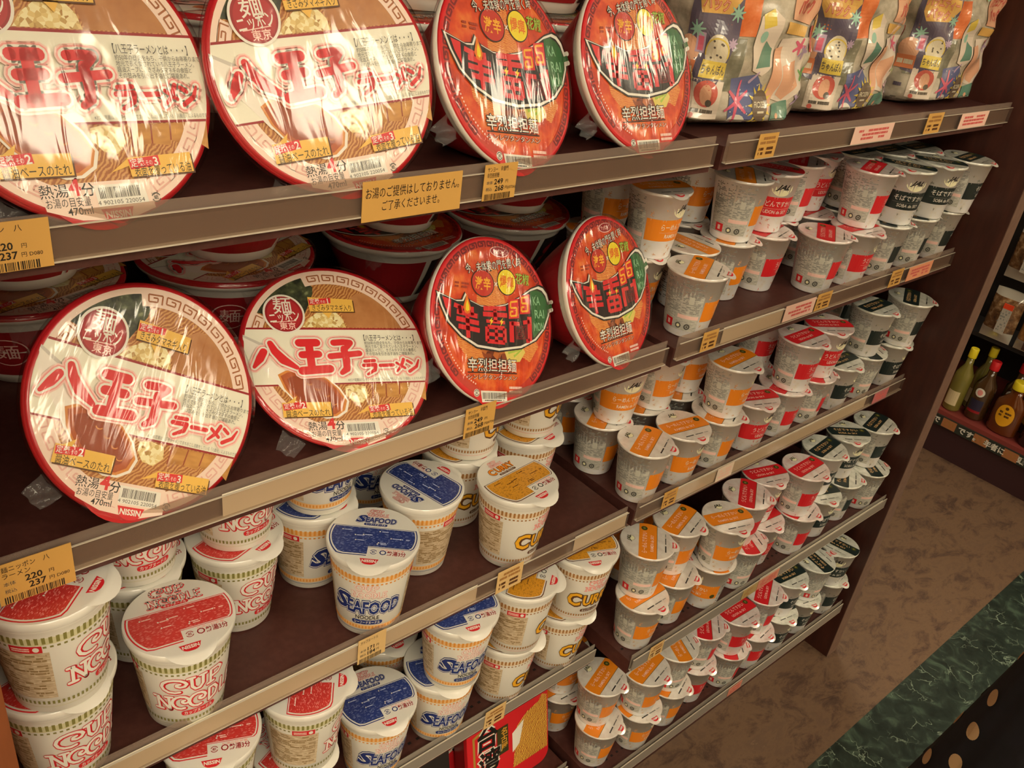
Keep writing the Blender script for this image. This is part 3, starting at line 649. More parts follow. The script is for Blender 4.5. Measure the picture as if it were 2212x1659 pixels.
    c.build('wrap_corner', root)
    return root

# ---- pillow bag of mixed noodle packets --------------------------------------
BAGCLEAR = noise_mat('clear bag over grey packets', [(.3, '#8f8a78'), (.5, '#c4b9a4'), (.62, '#d9cfbc'), (.8, '#efe9dc')], (1, 1, 1.4), 26, 5, .22, .8, bump=.6)
BAGORG = noise_mat('orange packet under clear bag', [(.3, '#d9622c'), (.6, '#ec8a55'), (.8, '#f3c4a4')], (1, 1, 1), 40, 4, .22, .8)
BAGGREY = noise_mat('grey green packet under clear bag', [(.3, '#6f6f5c'), (.6, '#8f8c78'), (.75, '#d8d2c0')], (1, 1, 1), 60, 4, .22, .8)
def bagink(n, c):
    m = mat(n, c, .25, .8, coat_rough=.1); q = m.node_tree.nodes['Principled BSDF'].inputs['Base Color']; v = q.default_value; hz = lin('#c9bca6')
    q.default_value = tuple(v[i] * .78 + hz[i] * .22 for i in range(3)) + (1,)
    return m
B = {k: bagink('bag ' + k, c) for k, c in dict(navy='#2a2260', pink='#e8447e', orange='#ee7b3a', gold='#f0b648', cream='#f0e6c8', yellow='#f3d53a', red='#dd4038', white='#f4efe4', blue='#2c4f9c', mint='#8fd0bc', teal='#2f8a78', peach='#f3b08a', lilac='#c4a8cf', brown='#4a2e1c', pale='#f3e3d2', green='#5aa84c', grey='#8a877a', black='#221e1c').items()}
def make_bag(name, a, bq, h, seed, packet):
    root = thing(name); r = random.Random(seed); ph = [r.uniform(0, 6) for _ in range(8)]
    n = 110
    tab = [0.0]; N_ = 720; pts = []
    for i in range(N_ + 1):
        g = 2 * PI * i / N_ - PI / 2; c, s = math.cos(g), math.sin(g); pts.append((a * math.copysign(abs(c) ** .62, c), bq * math.copysign(abs(s) ** .62, s)))
        if i: tab.append(tab[-1] + math.hypot(pts[i][0] - pts[i - 1][0], pts[i][1] - pts[i - 1][1]))
    per = tab[-1]
    def ANG(f):
        d = (f % 1.0) * per; lo, hi = 0, N_
        while hi - lo > 1:
            m = (lo + hi) // 2
            if tab[m] <= d: lo = m
            else: hi = m
        return 2 * PI * (lo + (d - tab[lo]) / max(1e-9, tab[lo + 1] - tab[lo])) / N_ - PI / 2
    def shape(f, y, o=0.0):
        """f: fraction around (0 = front centre), y: height"""
        t = max(0, min(1, y / h)); q = min(1, (t / .06) ** .5 if t < .06 else 1) * (1 if t < .80 else 1 - .80 * ((t - .80) / .20) ** 2.0); qx = .86 + .14 * q if t > .5 else .80 + .20 * q
        ang = ANG(f); c, s = math.cos(ang), math.sin(ang); e = .62
        X = a * qx * math.copysign(abs(c) ** e, c); Y = bq * max(q, .06) * math.copysign(abs(s) ** e, s)
        w = .0032 * math.sin(5 * ang + 11 * t + ph[0]) * math.sin(7 * t * 3 + ph[1]) + .0016 * math.sin(11 * ang - 17 * t + ph[2]) + .0013 * math.sin(27 * t + 5 * ang + ph[3])
        L = math.hypot(X, Y) or 1e-6; k = 1 + (w * (q if t < .95 else .3) + o) / L
        return Vector((X * k, Y * k, y * (1 + .012 * math.sin(4 * ang + ph[4]))))
    b = MB(); rows = 50; G = []
    for j in range(rows + 1):
        G.append([b.bm.verts.new(shape(i / n, h * j / rows)) for i in range(n)])
    for j in range(rows):
        for i in range(n): b.face([G[j][i], G[j][(i + 1) % n], G[j + 1][(i + 1) % n], G[j + 1][i]], BAGCLEAR, True)
    b.face(list(reversed(G[0])), BAGCLEAR); b.face(G[-1], BAGCLEAR)
    A = Art(); k = 1
    # x runs along the perimeter; negative x is the end towards the left, front bulge at zero
    A.rect(-.105, .10, -.030, .150, packet, 1); A.rect(-.108, .045, -.040, .098, BAGGREY, 1); A.rect(-.045, .155, .02, .185, BAGGREY, 1)
    A.poly([(-.112, .178), (-.060, .182), (-.052, .10), (-.070, .04), (-.112, .05)], B['navy'], 2)
    A.poly([(-.118, .172), (-.112, .192), (-.085, .200), (-.060, .192), (-.052, .168), (-.062, .164), (-.070, .178), (-.085, .182), (-.100, .178), (-.106, .162)], B['pink'], 3); A.ring(-.085, .150, .041, .050, 55, 125, B['orange'], 4, 12)
    A.poly([(-.104, .168), (-.076, .172), (-.066, .160), (-.068, .152), (-.102, .154)], B['gold'], 3); A.text('サッポロ', -.090, .162, .012, B['red'], 4, bold=.03, w=.024); A.text('一番', -.072, .161, .012, B['red'], 4, bold=.03, w=.011)
    A.poly([(-.106, .150), (-.060, .150), (-.056, .138), (-.068, .120), (-.098, .116), (-.104, .128)], B['gold'], 3)
    A.text('バラエティー', -.083, .142, .014, B['red'], 5, bold=.05, w=.043); A.text('バラエティー', -.083, .142, .014, B['peach'], 6, bold=-.0, w=.042); A.text('パック', -.085, .127, .014, B['red'], 5, bold=.05, w=.028); A.text('パック', -.085, .127, .014, B['peach'], 6, w=.027)
    for cx, cy, q, m in ((-.060, .122, .009, 'mint'), (-.100, .100, .009, 'mint'), (-.058, .092, .006, 'lilac')):
        for j in range(8): A.stroke([(cx, cy), (cx + q * math.cos(j * PI / 4 + .2), cy + q * math.sin(j * PI / 4 + .2))], [.0035, .0012], B[m], 4, False)
    A.rect(-.100, .078, -.090, .098, B['lilac'], 4); A.rect(-.098, .080, -.092, .094, B['pink'], 5)
    A.ell(-.108, .078, .013, .016, B['peach'], 3, 18); A.rect(-.121, .052, -.096, .070, B['orange'], 4); A.block(-.119, .056, -.098, .066, 1, B['cream'], 5, 3, .8)
    A.ell(-.074, .082, .014, .018, B['cream'], 3, 20); A.ring(-.074, .082, .0130, .0145, -20, 200, B['yellow'], 4, 16)
    for j in range(8): A.ell(-.074 + r.uniform(-.009, .009), .084 + r.uniform(-.010, .010), .0015, .0012, B['black'], 4, 6)
    A.rect(-.088, .056, -.060, .073, B['yellow'], 4); A.text('ちゃんぽん', -.074, .0645, .011, B['black'], 5, bold=.02, w=.026)
    A.rect(-.096, .014, -.058, .054, B['pale'], 2); A.ell(-.076, .040, .0140, .0140, B['red'], 3, 24); A.ell(-.076, .039, .007, .011, B['peach'], 4, 14); A.ell(-.071, .031, .004, .004, B['black'], 5, 10)
    A.block(-.090, .019, -.064, .025, 1, B['black'], 4, 3, .8); A.ell(-.088, .0165, .003, .003, B['red'], 4, 10); A.block(-.118, .004, -.060, .013, 3, B['grey'], 3, 5, .8); A.block(-.117, .026, -.103, .034, 1, B['navy'], 3, 2, .9)
    # right part of the front
    A.poly([(-.050, .058), (-.012, .062), (.002, .050), (.004, .004), (-.040, .006)], B['blue'], 2); A.ell(-.030, .012, .012, .009, B['white'], 3, 14)
    for j in range(22): A.ell(r.uniform(-.048, 0), r.uniform(.008, .058), .0008, .0008, B['white'], 3, 6)
    for j in range(6): A.stroke([(-.034, .034), (-.034 + .017 * math.cos(j * PI / 3 + .5), .034 + .022 * math.sin(j * PI / 3 + .5))], [.005, .0025], B['pink'], 4, False)
    A.stroke([(-.020, .054), (-.010, .064)], [.004, .002], B['lilac'], 4)
    for j in range(14):
        g = 2 * PI * j / 14; A.poly([(.002 + .011 * math.cos(g - .16), .030 + .014 * math.sin(g - .16)), (.002 + .020 * math.cos(g), .030 + .024 * math.sin(g)), (.002 + .011 * math.cos(g + .16), .030 + .014 * math.sin(g + .16))], B['yellow'], 5)
    A.ell(.002, .030, .0125, .0155, B['brown'], 6, 22); A.text('FROZEN', .002, .031, .0082, B['cream'], 7, bold=.02, w=.019); A.block(-.004, .0215, .008, .025, 1, B['cream'], 7, 2, .9)
    A.poly([(-.028, .120), (-.012, .128), (.004, .118), (.008, .070), (-.004, .060), (-.022, .066), (-.030, .090)], B['pale'], 3); A.poly([(-.012, .096), (.002, .088), (.004, .070), (-.018, .068)], B['teal'], 4); A.poly([(-.026, .122), (-.012, .128), (-.006, .112), (-.022, .108)], B['yellow'], 4); A.ell(-.018, .100, .005, .006, B['mint'], 4, 12)
    A.poly([(-.018, .205), (.070, .215), (.085, .190), (.080, .150), (.030, .160), (.008, .150), (-.010, .165)], B['yellow'], 2); A.poly([(-.016, .200), (.030, .205), (.026, .178), (-.004, .164)], B['orange'], 3); A.block(.000, .183, .022, .195, 1, B['white'], 4, 2, .9)
    A.poly([(-.006, .158), (.006, .170), (.026, .168), (.028, .156), (.010, .150)], B['mint'], 4)
    A.poly([(.016, .152), (.070, .160), (.074, .128), (.060, .112), (.018, .118)], B['peach'], 3); A.text('バラエティー', .044, .148, .015, B['red'], 5, bold=.05, w=.048); A.text('パック', .042, .130, .017, B['red'], 5, bold=.05, w=.033)
    A.poly([(.012, .116), (.056, .110), (.050, .100), (.014, .104)], B['gold'], 3); A.rect(.072, .118, .084, .148, B['orange'], 3); A.rect(.074, .085, .084, .112, B['red'], 3)
    A.poly([(.014, .098), (.066, .100), (.072, .050), (.050, .030), (.020, .036)], B['pale'], 2); A.poly([(.010, .088), (.022, .090), (.026, .050), (.016, .022), (.010, .030)], B['peach'], 4); A.poly([(.026, .070), (.050, .076), (.060, .050), (.044, .034), (.028, .040)], B['peach'], 3)
    A.poly([(.024, .030), (.052, .034), (.060, .018), (.040, .008), (.022, .014)], B['teal'], 3); A.ell(.034, .018, .003, .003, B['peach'], 4, 10)
    for cx, cy, m in ((.060, .085, 'lilac'), (.068, .034, 'lilac'), (.048, .090, 'pink'), (.072, .060, 'green')):
        for j in range(5): A.stroke([(cx, cy), (cx + .008 * math.cos(j * 1.257), cy + .008 * math.sin(j * 1.257))], [.004, .003], B[m], 4)
    A.poly([(.076, .200), (.110, .195), (.112, .10), (.086, .10), (.084, .16)], B['gold'], 2); A.rect(.088, .03, .118, .095, B['pale'], 2); A.block(.09, .035, .116, .09, 9, B['grey'], 3, 2, .7)
    sx = min(1.15, (a * 2.45) / .23); sy = h / .225
    U = Art(); U.merge(A, sx, sy)
    b.art(U, lambda x, y, o: shape((x / per) % 1.0, y, o * 2 + .0006), .004, 1.0, .004)
    b.build('bag_body', root)
    c = MB(); G = []
    for j in range(4):
        G.append([c.bm.verts.new((a * .80 * (i / 15 * 2 - 1), .002 * math.sin(i * 1.9) + .001 * j, h * .985 + .012 * j / 3 + .002 * math.sin(i))) for i in range(16)])
    for j in range(3):
        for i in range(15): c.face([G[j][i], G[j][i + 1], G[j + 1][i + 1], G[j + 1][i]], FILM2, True)
    c.build('top_seal', root)
    return root

# ---- square noodle tray --------------------------------------------------------
def make_tray(kind, name):
    """lies on its back in local space: lid faces +Z, picture bottom at -Y"""
    root = thing(name); w, d, h = .080, .085, .055
    side = mat('tray side red', '#8f1f22', .4, .1) if kind != 'black' else mat('tray side black', '#191514', .4, .1)
    bot = mat('tray grey film', '#8d857c', .3, .3)
    def rr(x, y, c, n=6):
        P = []
        for cx, cy, a0 in ((x - c, y - c, 0), (-x + c, y - c, 90), (-x + c, -y + c, 180), (x - c, -y + c, 270)):
            P += [(cx + c * math.cos(math.radians(a0 + 90 * i / n)), cy + c * math.sin(math.radians(a0 + 90 * i / n))) for i in range(n + 1)]
        return P
    b = MB(); R = [[b.bm.verts.new((x, y, z)) for x, y in rr(w * k, d * k, .020)] for k, z in ((.80, 0), (.82, .002), (.94, h - .010), (1.0, h - .008), (1.0, h - .001))]
    for j in range(4):
        for i in range(len(R[0])): b.face([R[j][i], R[j][(i + 1) % len(R[0])], R[j + 1][(i + 1) % len(R[0])], R[j + 1][i]], side if j < 3 else (RED if kind != 'black' else side))
    b.face(list(reversed(R[0])), bot)
    b.build('tray_body', root)
    l = MB(); base = RED if kind != 'black' else CHAR
    vs = [l.bm.verts.new((x, y, h)) for x, y in rr(w, d, .020)]; l.face(vs, base)
    vs2 = [l.bm.verts.new((x, y, h - .0015)) for x, y in rr(w + .0006, d + .0006, .020)]
    for i in range(len(vs)): l.face([vs2[i], vs2[(i + 1) % len(vs)], vs[(i + 1) % len(vs)], vs[i]], base)
    A = Art()
    if kind != 'black':
        A.poly([(.078, .040), (.068, .046), (.060, .036), (.036, .030), (.016, .014), (.006, -.06), (.078, -.06)], YAKI, 1); A.poly([(.006, .006), (.030, .020), (.020, -.02), (.006, -.03)], W_, 2)
        A.poly([(-.070, .040), (-.030, .052), (-.028, -.05), (-.070, -.05)], mat('dull gold ink', '#b08a3a', .4), 1); A.poly([(-.066, .036), (-.033, .046), (-.032, -.05), (-.066, -.05)], RED, 2)
        for o, m, q in ((.08, W_, 3), (.03, BLK, 4)): A.text('台', -.042, .026, .044, m, q, bold=o, rot=-4); A.text('湾', -.040, -.018, .042, m, q, bold=o, rot=-4)
        A.rect(-.024, -.02, -.002, .030, mat('dark gold green ink', '#3d3a1c', .4), 3); A.text('名', -.010, .020, .014, GOLD, 4, bold=.01); A.text('古', -.010, .006, .014, GOLD, 4, bold=.01); A.text('屋', -.010, -.008, .014, GOLD, 4, bold=.01)
        A.poly([(-.012, .046), (.010, .050), (.010, .068), (-.012, .064)], GOLD, 1); A.poly([(-.010, .048), (.008, .052), (.008, .066), (-.010, .062)], PEACH, 2); A.ring(-.001, .057, .0035, .0055, 0, 360, RED, 3, 16)
        A.ell(.046, .060, .028, .013, GOLD, 1, 26); A.ell(.046, .060, .0265, .0115, RED, 2, 26); A.block(.026, .052, .067, .068, 2, GOLD, 3, 2, .95)
        pass
    else:
        A.block(-.062, .034, -.028, .056, 3, W_, 2, 9, .7); A.poly([(-.07, .0), (.0, .02), (.05, -.02), (-.02, -.06), (-.07, -.05)], YAKI, 1); A.ell(-.060, .028, .010, .008, YEL2, 2, 14); A.stroke([(-.03, .01), (.01, .034)], .004, FLAME2, 3)
        for k in range(3): A.ell(.02 + .013 * k, .030 + .005 * k, .002, .002, W_, 2, 8)
    l.art(A, flat(h))
    l.build('lid', root)
    return root

# ================================================================= the place
FLOORM = noise_mat('brown marbled vinyl', [(.28, '#2f2420'), (.42, '#5e473a'), (.52, '#7b604a'), (.62, '#6f5645'), (.74, '#a08268')], (1, 1.7, 1), 13, 10, .45, .1, dist=.5, rot=(0, 0, .4), nrough=.78)
def green_marble():
    m = mat('green marble', '#2c3d33', .3, .15); N, L, b = nodes_of(m); v = tex_coord(N, L)
    n = N.new('ShaderNodeTexNoise'); n.inputs['Scale'].default_value = 22; n.inputs['Detail'].default_value = 10; n.inputs['Distortion'].default_value = 1.5; L.new(v, n.inputs['Vector'])
    r1 = ramp(N, [(.3, '#1f2723'), (.55, '#323d36'), (.72, '#4f6153'), (.82, '#7f9a80')]); L.new(n.outputs['Fac'], r1.inputs[0])
    mx = N.new('ShaderNodeMixRGB'); mx.blend_type = 'ADD'; mx.inputs[0].default_value = .05; L.new(v, mx.inputs[1]); L.new(n.outputs['Color'], mx.inputs[2])
    w = N.new('ShaderNodeTexVoronoi'); w.feature = 'DISTANCE_TO_EDGE'; w.inputs['Scale'].default_value = 26; L.new(mx.outputs[0], w.inputs['Vector'])
    r2 = ramp(N, [(.0, '#ffffff'), (.012, '#c0c0c0'), (.035, '#000000')]); L.new(w.outputs['Distance'], r2.inputs[0])
    n2 = N.new('ShaderNodeTexNoise'); n2.inputs['Scale'].default_value = 16; n2.inputs['Detail'].default_value = 5; L.new(v, n2.inputs['Vector'])
    r3 = ramp(N, [(.50, '#000000'), (.66, '#ffffff')]); L.new(n2.outputs['Fac'], r3.inputs[0])
    mu = N.new('ShaderNodeMixRGB'); mu.blend_type = 'MULTIPLY'; mu.inputs[0].default_value = 1; L.new(r2.outputs[0], mu.inputs[1]); L.new(r3.outputs[0], mu.inputs[2])
    fin = N.new('ShaderNodeMixRGB'); L.new(mu.outputs[0], fin.inputs[0]); L.new(r1.outputs[0], fin.inputs[1]); fin.inputs[2].default_value = lin('#a9bda6')
    L.new(fin.outputs[0], b.inputs['Base Color']); return m
GMARB = green_marble()
PLASTER = mat('warm plaster', '#c9b699', .8); CEILM = mat('ceiling board', '#ddd2bd', .8)
def struct(name, boxes, m):
    b = MB()
    for q in boxes: b.box(*q, m)
    return tag(b.build(name), kind='structure')
struct('floor', [(-4.5, -.135, -.05, 4.5, 4, 0), (-4.5, -5, -.05, 4.5, -.75, 0)], FLOORM)
struct('trim_1', [(-4.5, -.75, -.05, 4.5, -.135, 0.0)], GMARB)
struct('ceiling', [(-4.5, -5, CEIL, 4.5, 4, CEIL + .05)], CEILM)
struct('wall_back', [(-4.5, 4, 0, 4.5, 4.1, CEIL)], PLASTER)
struct('wall_front', [(-4.5, -5.1, 0, 4.5, -5, CEIL)], PLASTER)
struct('wall_left', [(-4.6, -5, 0, -4.5, 4, CEIL)], PLASTER)
struct('wall_right', [(4.5, -5, 0, 4.6, 4, CEIL)], PLASTER)
GLOW = emit_mat('lamp glow', LAMP_COLOR, LAMP_STRENGTH); TRIMW = mat('white lamp trim', '#e8e4da', .5)
for i, (x, y, hx, hy) in enumerate(LAMPS_AND_FILL):
    t = thing('ceiling_light', 'long glowing ceiling panel lamp over the aisle', 'ceiling light', (x, y, CEIL), 'ceiling lamps over the aisle')
    b = MB(); e = .02
    for q in ((-hx - e, -hy - e, hx + e, -hy), (-hx - e, hy, hx + e, hy + e), (-hx - e, -hy, -hx, hy), (hx, -hy, hx + e, hy)): b.box(q[0], q[1], -.03, q[2], q[3], 0, TRIMW)
    b.build('frame', t); b = MB(); b.box(-hx, -hy, -.02, hx, hy, -.002, GLOW); b.build('diffuser', t)

# ---------------------------------------------------------------- shelf units
WOOD = noise_mat('dark red brown laminate', [(.35, '#3f1e18'), (.6, '#4c261e'), (.8, '#572d23')], (6, 6, 1), 9, 5, .4, .0)
SHELFM = noise_mat('brown shelf board', [(.4, '#4a2722'), (.7, '#55302a')], (1, 1, 1), 120, 2, .48)
BACKM = mat('dark back panel', '#241412', .6); EDGE = noise_mat('brown edge band', [(.3, '#6e5346'), (.7, '#7d6152')], (1, 1, 1), 60, 2, .45); HOLE = mat('hole black', '#120a08', .8)
ACRYL = mix_mat('clear acrylic', '#f2ece6', '#c4b2a6', '#ffffff', (.05, .02), .12, None, .3); ACBACK = mix_mat('hazy acrylic', '#efe8e0', '#c9b5a8', '#ffffff', (.22, .02), .15, None, .3)
ACRYL2 = mix_mat('frosted acrylic', '#e0d8cf', '#b9b0a4', '#ffffff', (.45, .03), .2, None, .35)
ACEDGE = mat('acrylic edge', '#c9bfae', .25, .3)
STRIPM = mat('cream strip', '#efe8d2', .6)
LX0, LX1, RX0 = -1.475, -.745, -.728
YB = .460
SHELVES = {  # top z, front y, rail bottom z, rail height
    'R1': (1.140, .066, 1.1235, .029), 'R2': (.897, .066, .8835, .029), 'R3': (.652, .066, .638, .030), 'R4': (.417, .014, .401, .027), 'R5': (.144, .014, .127, .030),
    'L1': (1.140, .066, 1.1235, .029), 'L2': (.899, .066, .8835, .029), 'L3': (.652, .066, .638, .030), 'L4': (.402, .066, .390, .027), 'L5': (.144, .066, .127, .030)}
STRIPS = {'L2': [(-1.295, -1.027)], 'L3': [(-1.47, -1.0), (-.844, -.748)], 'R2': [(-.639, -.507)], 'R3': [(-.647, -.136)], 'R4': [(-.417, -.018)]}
unitL = thing('shelving_unit', 'dark brown shelving bay stocked with ramen bowls and foam noodle cups', 'shelving unit', (0, 0, 0), 'shelving bays of the noodle aisle')
unitR = thing('shelving_unit', 'dark brown shelving bay stocked with small airline noodle cups, tall end panel', 'shelving unit', (0, 0, 0), 'shelving bays of the noodle aisle')
for k, (z, yf, rz, rh) in SHELVES.items():
    x0, x1 = (LX0, LX1) if k[0] == 'L' else (RX0, -.0005)
    u = unitL if k[0] == 'L' else unitR
    b = MB(); b.box(x0, yf, z - .026, x1, YB, z, SHELFM, None)
    if k in ('R4', 'R5', 'L4', 'R3'):
        A = Art(); n = int((x1 - x0) / .0125)
        for i in range(n): A.rect(x0 + .006 + i * .0125, yf + .020, x0 + .0105 + i * .0125, yf + .0235, HOLE, 1)
        b.art(A, flat(z))
    s = b.build('shelf', u)
    b = MB(); y = yf - .005; AM = ACRYL if k not in ('L4', 'R4', 'R5', 'L5') else ACRYL2
    xr0, xr1 = x0 + .002, x1 - (.002 if k[0] == 'L' else .004)
    b.box(xr0, y + .003, rz, xr1, y + .0042, rz + rh, ACBACK if AM is ACRYL else AM); b.box(xr0, y - .0012, rz, xr1, y, rz + rh * .74, AM)
    b.box(xr0, y - .0012, rz - .0012, xr1, y + .0042, rz, ACEDGE); b.box(xr0, y - .0014, rz + rh * .74, xr1, y + .0001, rz + rh * .74 + .0007, ACEDGE)
    b.build('price_rail', s)
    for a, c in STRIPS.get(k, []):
        b = MB(); b.box(a, y + .0008, rz + .0004, c, y + .0012, rz + rh * .78, STRIPM); b.build('cream_strip', s)  # plain cream strip added between the rail's front and back walls
b = MB(); b.box(0, 0, 0, .037, YB + .02, 1.72, WOOD); ep = b.build('end_panel', unitR); ep['label'] = 'tall red brown end panel'
b = MB(); b.box(0, -.0012, 0, .037, 0, 1.72, EDGE); b.build('edge_band', ep)
b = MB(); b.box(RX0, YB, 0, 0, YB + .02, 1.72, BACKM); b.build('back_panel', unitR)
b = MB(); b.box(RX0, .055, 0, 0, .065, .118, WOOD); b.build('kick_plate', unitR)
PANL = noise_mat('orange brown laminate', [(.3, '#7a4222'), (.7, '#8a4c28')], (6, 6, 1), 9, 4, .4)
b = MB(); b.box(LX0 - .036, 0, 0, LX0 - .002, YB + .02, 1.72, PANL); b.build('end_panel', unitL)
b = MB(); b.box(LX0, YB, 0, RX0 - .001, YB + .02, 1.72, BACKM); b.build('back_panel', unitL)
b = MB(); b.box(LX0, .055, 0, RX0 - .001, .065, .118, WOOD); b.build('kick_plate', unitL)
b = MB(); b.box(LX1 + .001, YB - .03, .12, RX0 - .001, YB, 1.72, BACKM); b.build('upright_post', unitL)
for u, x0, x1 in ((unitL, LX0, LX1), (unitR, RX0, 0)):
    b = MB(); b.box(x0, .066, 1.46, x1, YB, 1.485, SHELFM); b.build('shelf', u)

# ---------------------------------------------------------------- price cards in the rails
CARD = mat('tan price card', '#d3a253', .6); CARDP = mat('pale pink card', '#edc5b2', .6); CARDR = mat('red print', '#d3605a', .6)
def card(k, xc, w, label, art=None, m=CARD, dz=0, hh=None, name='price_card', group='price cards in the shelf rails'):
    z, yf, rz, rh = SHELVES[k]; h = hh or rh * .95; y = yf - .0064
    b = MB(); b.box(xc - w / 2, y - .0006, rz + .0002 + dz, xc + w / 2, y - .0001, rz + dz + h, m)
    A = Art()
    if art: art(A, w, h)
    b.art(A, lambda u, v, o: Vector((xc + u, y - .0006 - o, rz + dz + h / 2 + v)))
    return tag(b.build(name), label, 'price card', group)
def price(l1, l2, p1, p2, code=''):
    def f(A, w, h):
        A.text(l1, -w * .42, h * .36, h * .15, BLK, 1, 'L', w=w * .62); A.text(l2, -w * .42, h * .20, h * .15, BLK, 1, 'L', w=w * .36)
        A.text('本体', -w * .42, h * .0, h * .11, DGREY, 1, 'L'); A.text('税込', -w * .42, -h * .18, h * .11, DGREY, 1, 'L')
        A.text(p1, w * .08, h * .02, h * .21, BLK, 1, 'R', bold=.02); A.text('円', w * .2, h * .0, h * .11, BLK, 1); A.text(p2, w * .12, -h * .17, h * .21, BLK, 1, 'R', bold=.02); A.text('円' + code, w * .16, -h * .18, h * .11, BLK, 1, 'L')
        A.barcode(-w * .44, -h * .48, w * .36, -h * .31, BLK, 1)
    return f
def smudge(m): return lambda A, w, h: A.block(-w * .38, -h * .32, w * .38, h * .34, 3, m, 1, int(w * 1e4), .75)
def faint(A, w, h): A.block(-w * .4, h * .05, w * .4, h * .4, 2, TAN, 1, 3, .8); A.block(-w * .4, -h * .38, -w * .15, -h * .02, 2, BRN, 1, 5, .9); A.block(w * .0, -h * .38, w * .35, -h * .02, 2, BRN, 1, 6, .9)
def notice(A, w, h): A.text('お湯のご提供はしておりません。', 0, h * .2, h * .29, BLK, 1, w=w * .94); A.text('ご了承くださいませ。', -w * .02, -h * .14, h * .27, BLK, 1, w=w * .58)
P220 = price('麺ニッポン　八', 'ラーメン', '220', '237', ' D080'); P249 = price('サンヨー　辛雷門', '辛烈担担麺', '249', '268', '(0726)'); P171 = price('カップヌードル', '', '171', '184', '')
card('L1', -1.4200, .050, 'tan price card reading 220 yen on the top rail at its near end', P220, dz=-.002, hh=.031)
card('L1', -1.1312, .0938, 'long tan notice card about hot water on the top rail', notice, dz=-.005, hh=.032)
card('L1', -1.0432, .0356, 'tan price card reading 249 yen beside the long notice card', P249, dz=-.002, hh=.031)
card('R1', -.6577, .036, 'worn tan price card under the first bag of noodle packets', faint)
card('R1', -.4256, .098, 'pale pink card under the middle bag of noodle packets', smudge(CARDR), CARDP, 0, .022)
card('R1', -.263, .045, 'narrow tan card left of the last pink card on the top right rail', faint, CARD, 0, .028)
card('R1', -.1358, .090, 'pale pink card at the far end of the top right rail', smudge(CARDR), CARDP, 0, .022)
card('L2', -1.4345, .050, 'faded tan price card reading 220 yen on the second left rail', P220, dz=-.009, hh=.036)
card('L2', -1.0315, .038, 'tan price card reading 249 yen on the second left rail', P249, dz=-.005, hh=.034)
card('R2', -.6686, .0303, 'tan card at the near end of the second right rail', faint, hh=.027)
card('R2', -.4706, .0734, 'pink printed card in the middle of the second right rail', smudge(CARDR), CARDP, .002, .024)
card('R2', -.4112, .0375, 'tan card just right of the middle pink card, second right rail', faint, CARD, .002, .026)
card('R2', -.202, .0364, 'tan card near the dark soba cups on the second right rail', faint, CARD, -.002, .028)
card('R2', -.124, .080, 'orange pink card at the far end of the second right rail', smudge(CARDR), mat('orange pink card', '#e39a72', .6), -.002, .024)
card('L3', -.9526, .0394, 'tan price card on the third left rail below the single curry cup', faint, mat('pale tan card', '#d9b57a', .6), -.004, .033)
card('L3', -1.142, .034, 'pale tan price card reading 171 yen below the single seafood cup', P171, MATS['pale tan card'], -.006, .034)
card('R3', -.6635, .0293, 'tan card at the near end of the third right rail', faint, hh=.028)
card('R3', -.5393, .0386, 'pale cream card over the paper strip of the third right rail', smudge(CARDP), mat('cream pink card', '#e6d2bd', .6), 0, .024)  # the strip behind this card is the plain added cream_strip
card('R3', -.0887, .050, 'dusky pink card at the far end of the third right rail', smudge(CARDR), mat('dusky pink card', '#b8696a', .6), 0, .022)
card('L4', -.9374, .035, 'tan price card hanging on the fourth left rail', faint, MATS['pale tan card'], -.005, .033)
card('R4', -.6761, .0308, 'tan card at the near end of the fourth right rail', faint, MATS['pale tan card'], 0, .026)
card('R4', -.4452, .0403, 'olive tan card in the middle of the fourth right rail', smudge(TAN), mat('olive tan card', '#b49a64', .6), 0, .02)
card('R4', -.3941, .0592, 'salmon card right of the olive card on the fourth right rail', smudge(CARDR), mat('salmon card', '#d58c74', .6), 0, .02)
card('R5', -.3717, .0404, 'salmon card on the bottom right rail', smudge(CARDR), MATS['salmon card'], 0, .02)

# ---------------------------------------------------------------- noodle cups, each one an object
KIND = {'O': ('ramen_cup', 'orange ramen cup'), 'U': ('udon_cup', 'red udon cup'), 'B': ('soba_cup', 'dark soba cup'), 'R': ('noodle_cup', 'red-lettered foam cup'), 'S': ('seafood_noodle_cup', 'blue seafood cup'), 'C': ('curry_noodle_cup', 'yellow curry cup')}
COLOR = {'O': 'orange', 'U': 'red', 'B': 'dark', 'R': 'red-lettered', 'S': 'blue', 'C': 'yellow'}
SHN = {'R2': 'second shelf, right bay', 'R3': 'third shelf, right bay', 'R4': 'fourth shelf, right bay', 'R5': 'lowest shelf, right bay', 'L3': 'third shelf, left bay', 'L4': 'fourth shelf, left bay'}
